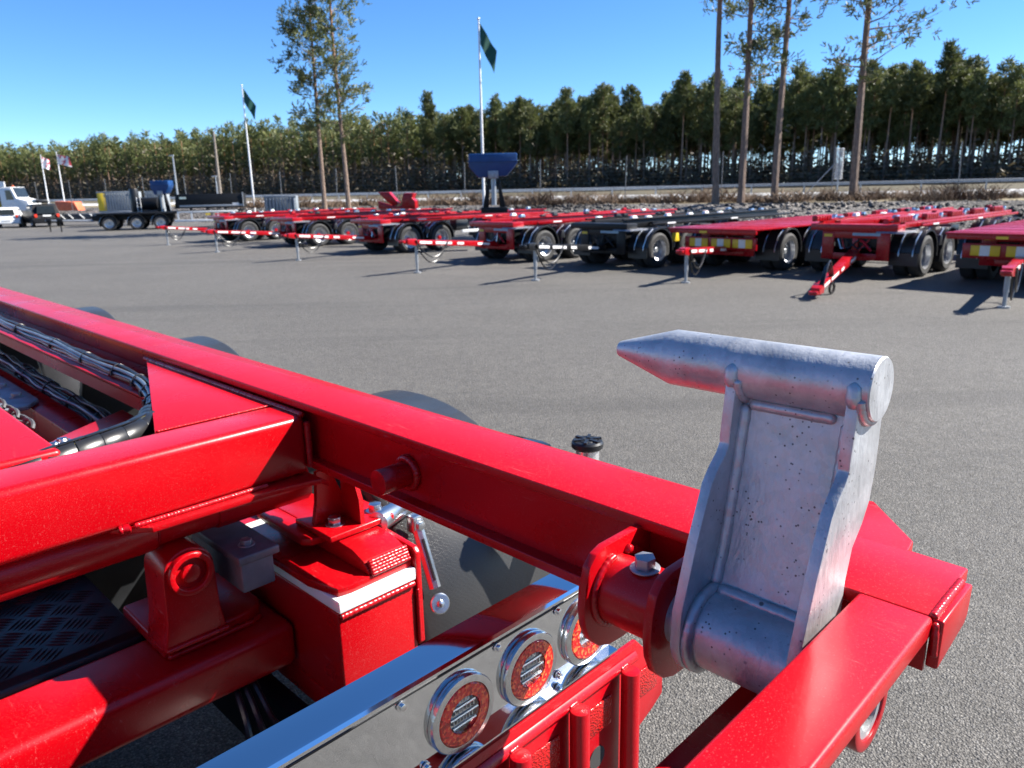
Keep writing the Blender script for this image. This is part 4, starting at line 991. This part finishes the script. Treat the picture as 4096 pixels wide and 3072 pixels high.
MB().box(.7215, .808, 1.673, 1.965, 1.040, 1.1171).build('block_body', DARKG, gb, .004, 3)
hexbolt(gb, (.766, 1.726, 1.140), (0, 0, 1), .015, .013, DULL_ALU)
# pivot bracket with recessed pin
pv = MB().prism([(.542, .929), (.697, .929), (.686, 1.001), (.684, 1.112)]+arc(.6216, 1.1176, .0622, 0, 180, 14)[1:-1]+[(.559, 1.112), (.555, 1.001)], 'y', 1.737, 1.86).build('pivot_bracket', RED, T, .004, 3)
MB().lathe([(.040, 0), (.0545, 0), (.0545, .022), (.040, .022)], (.6216, 1.718, 1.1176), (0, 1, 0), 40, True).build('boss_ring', RED, pv, .003, 3)
MB().cyl((.6216, 1.724, 1.1176), (.6216, 1.738, 1.1176), .0222, n=30).build('pivot_pin', RED, pv, .0015)
lt = MB().prism([(1.695, .762), (1.926, .762), (1.926, .89), (1.695, .89)], 'x', -.6, .862).build('lower_cross_tube', RED, T, .027, 5)
MB().prism([(.548, 1.776), (.777, 1.776), (.81, 1.793), (.827, 1.826), (.827, 2.06), (.548, 2.06)], 'z', .8905, .928).build('seat_plate', RED, lt, .010, 4)
weld('weld_bead', [(.555, 1.769, .897), (.777, 1.769, .897), (.808, 1.783, .897)], .0075, lt, RED, .015)
weld('weld_bead', [(.544, 1.736, .934), (.70, 1.734, .934)], .0065, lt, RED, .012)
# black chequer-plate step
ck = MB().prism([(1.929, .779), (1.929, .873), (1.937, .892), (1.956, .903), (2.6, .903), (2.6, .879), (1.976, .879), (1.954, .857), (1.954, .779)], 'x', -.6, .55).build('step_plate', STEPM, T, .004, 3, 50)
tr_ = MB()
def step_z(y): return .9032 if y > 1.958 else .9032-(1.958-y)**2*24
def bar_at(x, y, a, L=.064, w_=.0042, h=.0030):
    ca, sa = math.cos(a), math.sin(a)
    pts = [(-L/2, 0, 0), (-L/5, -w_, 0), (L/5, -w_, 0), (L/2, 0, 0), (L/5, w_, 0), (-L/5, w_, 0), (-L/6, 0, h), (L/6, 0, h)]
    tr_.add([(x+p[0]*ca-p[1]*sa, y+p[0]*sa+p[1]*ca, step_z(y+p[0]*sa+p[1]*ca)+p[2]) for p in pts],
            [(0, 1, 6), (1, 2, 7, 6), (2, 3, 7), (3, 4, 7), (4, 5, 6, 7), (5, 0, 6)])
P_ = .070; c45 = math.sqrt(.5)
for i in range(-9, 14):
    for j in range(-9, 14):
        cx, cy = .2+(i+j)*P_*c45, 2.15+(j-i)*P_*c45
        if not (-.2 < cx < .515 and 1.955 < cy < 2.56): continue
        for k in range(5):
            q = (k-2)*.0135*c45
            if (i+j) % 2: bar_at(cx+q, cy-q, R(45))
            else: bar_at(cx+q, cy+q, R(-45))
o = tr_.build('tread_bars', STEPM, ck, smooth=0); o['kind'] = 'stuff'

# polished light bar with three round lamps
lb = MB().prism([(.880, 1.037), (.880, 1.214), (.884, 1.2195), (.890, 1.222), (.955, 1.222), (.957, 1.219), (.957, 1.20), (.953, 1.20), (.953, 1.2185), (.891, 1.2185), (.8835, 1.213), (.8835, 1.0335), (.856, 1.0335), (.856, 1.037)], 'x', -.6, 1.165).build('light_bar', CHROME, T, 0, 2, 28)
MB().box(-.6, 1.165, .8785, .8798, 1.2035, 1.207).build('seam', BLACKPL, lb)
for x, z in ((.612, 1.195), (.83, 1.196), (.995, 1.196), (.995, 1.052), (.655, 1.05)):
    hexbolt(lb, (x, .879, z), (0, -1, 0), .0065, .006, CHROME)
for lv in (.7365, .909, 1.082):
    c = (lv, .8795, 1.114)
    lm = MB().lathe([(.0725, 0), (.0735, .003), (.0735, .009), (.071, .0125), (.069, .0130), (.0590, .0138), (.0582, .012), (.0582, .002)], c, (0, -1, 0), 56).build('lamp', BRUSHED, T, smooth=40)
    MB().lathe([(.0578, .012), (.0555, .0145), (.0352, .0148), (.034, .012), (.034, .002), (.0578, .002)], c, (0, -1, 0), 56).build('red_lens_ring', REDLENS, lm, smooth=40)
    MB().lathe([(.034, .003), (.02, .0045), (0, .002)], c, (0, -1, 0), 32).build('reflector_bowl', CLEARREF, lm)
    rb_ = MB()
    for q in (-.018, 0, .018):
        L_ = math.sqrt(.033**2-q*q)*.95
        rb_.cyl((c[0]-L_, c[1]-.0095, c[2]+q), (c[0]+L_, c[1]-.0095, c[2]+q), .0032, n=8)
        for j in range(7): rb_.cyl((c[0]-L_*.8+j*L_*.27, c[1]-.0075, c[2]+q+.004), (c[0]-L_*.8+j*L_*.27, c[1]-.0075, c[2]+q+.012), .0016, n=6)
    rb_.build('lens_bars', CLEARREF, lm)
    MB().lathe([(0, .0180), (.015, .0176), (.030, .0155), (.0342, .0125), (.0342, .0112), (.029, .0142), (.015, .0162), (0, .0166)], c, (0, -1, 0), 32, False).build('clear_lens', CLEAR, lm, smooth=60)
# bumper plate with reflectors and upright round bars
bpq = MB().prism([(-.6, 1.020), (1.24, 1.020), (1.352, .90), (1.352, .825), (1.315, .805), (1.262, .785), (1.262, .45), (-.6, .45)], 'y', .860, .872).build('bumper_plate', RED_CLEAN, T, .003)
MB().prism([(.8595, .972), (.8595, 1.0), (.852, .992), (.848, .982), (.852, .975)], 'x', -.6, 1.235).build('bumper_fold', RED_CLEAN, bpq, .003, 3, 60)
for x in (.60, .765, .93, 1.10, 1.275): MB().box(x-.045, x+.045, .855, .8595, .865, .935).build('reflector', REFL, bpq, .002)
for x in (.93, 1.10): MB().lathe([(0, .0015), (.026, .0015), (.026, 0)], (x, .8597, .80), (0, -1, 0), 30).build('drain_hole', plain('dark_hole', (.03, .032, .032), .8), bpq)
for x in (.49, .665, .838, 1.010, 1.182):
    bq = MB().cyl((x, .833, .42), (x, .833, .986), .0205, n=30).build('upright_bar', RED_CLEAN, T, .002)
    weld('weld_bead', [(x-.012, .852, .985), (x+.014, .853, .985)], .006, bq, RED_CLEAN)
# mudguards, wheels, axles of the trailer
def guard(yc, near):
    m = MB(); n = 36; V_ = []
    for i in range(n+1):
        a = R(-8+196*i/n); ca, sa = math.cos(a), math.sin(a)
        sx = math.copysign(abs(ca)**(2/2.35), ca); sz = math.copysign(abs(sa)**(2/2.35), sa)
        for x, d in ((1.20, 0), (1.215, .012), (1.735, .012), (1.752, 0), (1.752, -.03), (1.735, -.006), (1.215, -.006), (1.20, -.03)):
            V_.append((x, yc+sx*(.66+d), .50+sz*(.735+d)))
    F_ = [(i*8+j, (i+1)*8+j, (i+1)*8+(j+1) % 8, i*8+(j+1) % 8) for i in range(n) for j in range(8)]+[tuple(range(8)), tuple(range(n*8, n*8+8))[::-1]]
    return m.add(V_, F_).build('mudguard', CARBON, T, smooth=50)
for i, yc in enumerate((2.22, 4.06, 5.90)):
    gd_ = guard(yc, i == 0)
    for xs in (1.60, -.60):
        tm = MB().lathe([(.29, -.16), (.44, -.165), (.49, -.13), (.50, -.08), (.50, .08), (.49, .13), (.44, .165), (.29, .16)], (xs, yc, .50), (1, 0, 0), 36).build('wheel', RUBBER, T)
        MB().lathe([(.295, .15), (.28, .13), (.27, .0), (.20, -.03), (.12, -.03), (.11, .03), (0, .03)], (xs, yc, .5), (1 if xs > 0 else -1, 0, 0), 30).build('rim', STEELRIM, tm)
    MB().cyl((-.6, yc, .50), (1.5, yc, .50), .07, n=16).build('axle', BLACKP, T)
MB().box(-.10, .10, 1.0, 8.6, .45, .70).build('chassis_rail', BLACKP, T, .01); MB().box(.80, .86, 1.40, 8.6, .40, .65).build('chassis_rail', BLACKP, T, .01)
MB().box(.02, .68, 1.15, 1.60, .22, .66).build('dark_under_box', BLACKPL, T, .02)  # added black block that keeps the shaded space under the frame dark
MB().box(-.5, 1.0, 2.4, 2.45, .30, .95).build('dark_backing_sheet', BLACKPL, T)  # added black sheet standing in for shade, hides the bright ground beyond
for q in range(3): MB().tube(smooth_path([(.70+.02*q, 1.80, .80), (.68+.03*q, 1.66, .70), (.66+.05*q, 1.62, .55), (.58, 1.66, .42-.03*q)], 8), .010, 8).build('brake_line', HOSE, T)
# mudguard stay with slotted lever
ml = MB().cyl((1.10, 1.63, 1.115), (1.30, 1.74, 1.085), .030, n=28).build('guard_stay', ZINC, T, .002)
lv_ = Vector((1.245, 1.645, 1.05)); lw_ = Vector((1.235, 1.545, .84)); dl = (lw_-lv_)
MB().tube([lv_, lv_+dl*.35, lv_+dl*.8], .018, 8).build('slotted_lever', ZINC, ml)
MB().tube([lv_+dl*.15+Vector((-.004, -.017, .002)), lv_+dl*.68+Vector((-.004, -.017, .002))], .005, 6).build('slot', BLACKPL, ml)
MB().lathe([(0, .008), (.027, .008), (.030, .005), (.030, 0)], lw_, (-.25, -.9, .35), 28).build('lever_eye', ZINC, ml)
MB().lathe([(0, .017), (.008, .015), (.012, .008)], lw_, (-.25, -.9, .35), 18).build('rivet', ZINC, ml)
MB().box(1.225, 1.265, 1.635, 1.67, 1.03, 1.085).build('clamp', ZINC, ml, .006); hexbolt(ml, (1.245, 1.634, 1.055), (0, -1, 0), .014, .010, ZINC)
# marker lamp post with black ribbed cap, and the sky-lit corner of the side box beyond the rail
MX, MY = 1.745, 1.410
mp = MB().cyl((MX, MY, .95), (MX, MY, 1.214), .037, n=24).build('marker_lamp', CLEARREF, T)
MB().lathe([(.044, -.010), (.050, -.004), (.050, .010), (.046, .016), (.036, .018), (.031, .016), (.027, .019), (0, .019)], (MX, MY, 1.222), (0, 0, 1), 32).build('cap', BLACKPL, mp)
for a in range(6): MB().box(-.005, .005, .010, .045, .015, .022).build('cap_rib', BLACKPL, mp).matrix_local = Matrix.Translation((MX, MY, 1.222)) @ Matrix.Rotation(a*math.pi/3, 4, 'Z')
MB().box(MX-.05, MX+.04, MY-.04, MY+.25, .88, .95).build('lamp_bracket', BLACKPL, mp, .005)
MB().prism([(1.62, 1.58), (1.76, 1.57), (1.77, 1.62), (1.75, 1.76), (1.62, 1.78)], 'z', .95, 1.185).build('side_box', plain('glossy_black', (.012, .013, .015), .08, 0, .1), T, .008, 3)
OFF = (0, 0, 0)
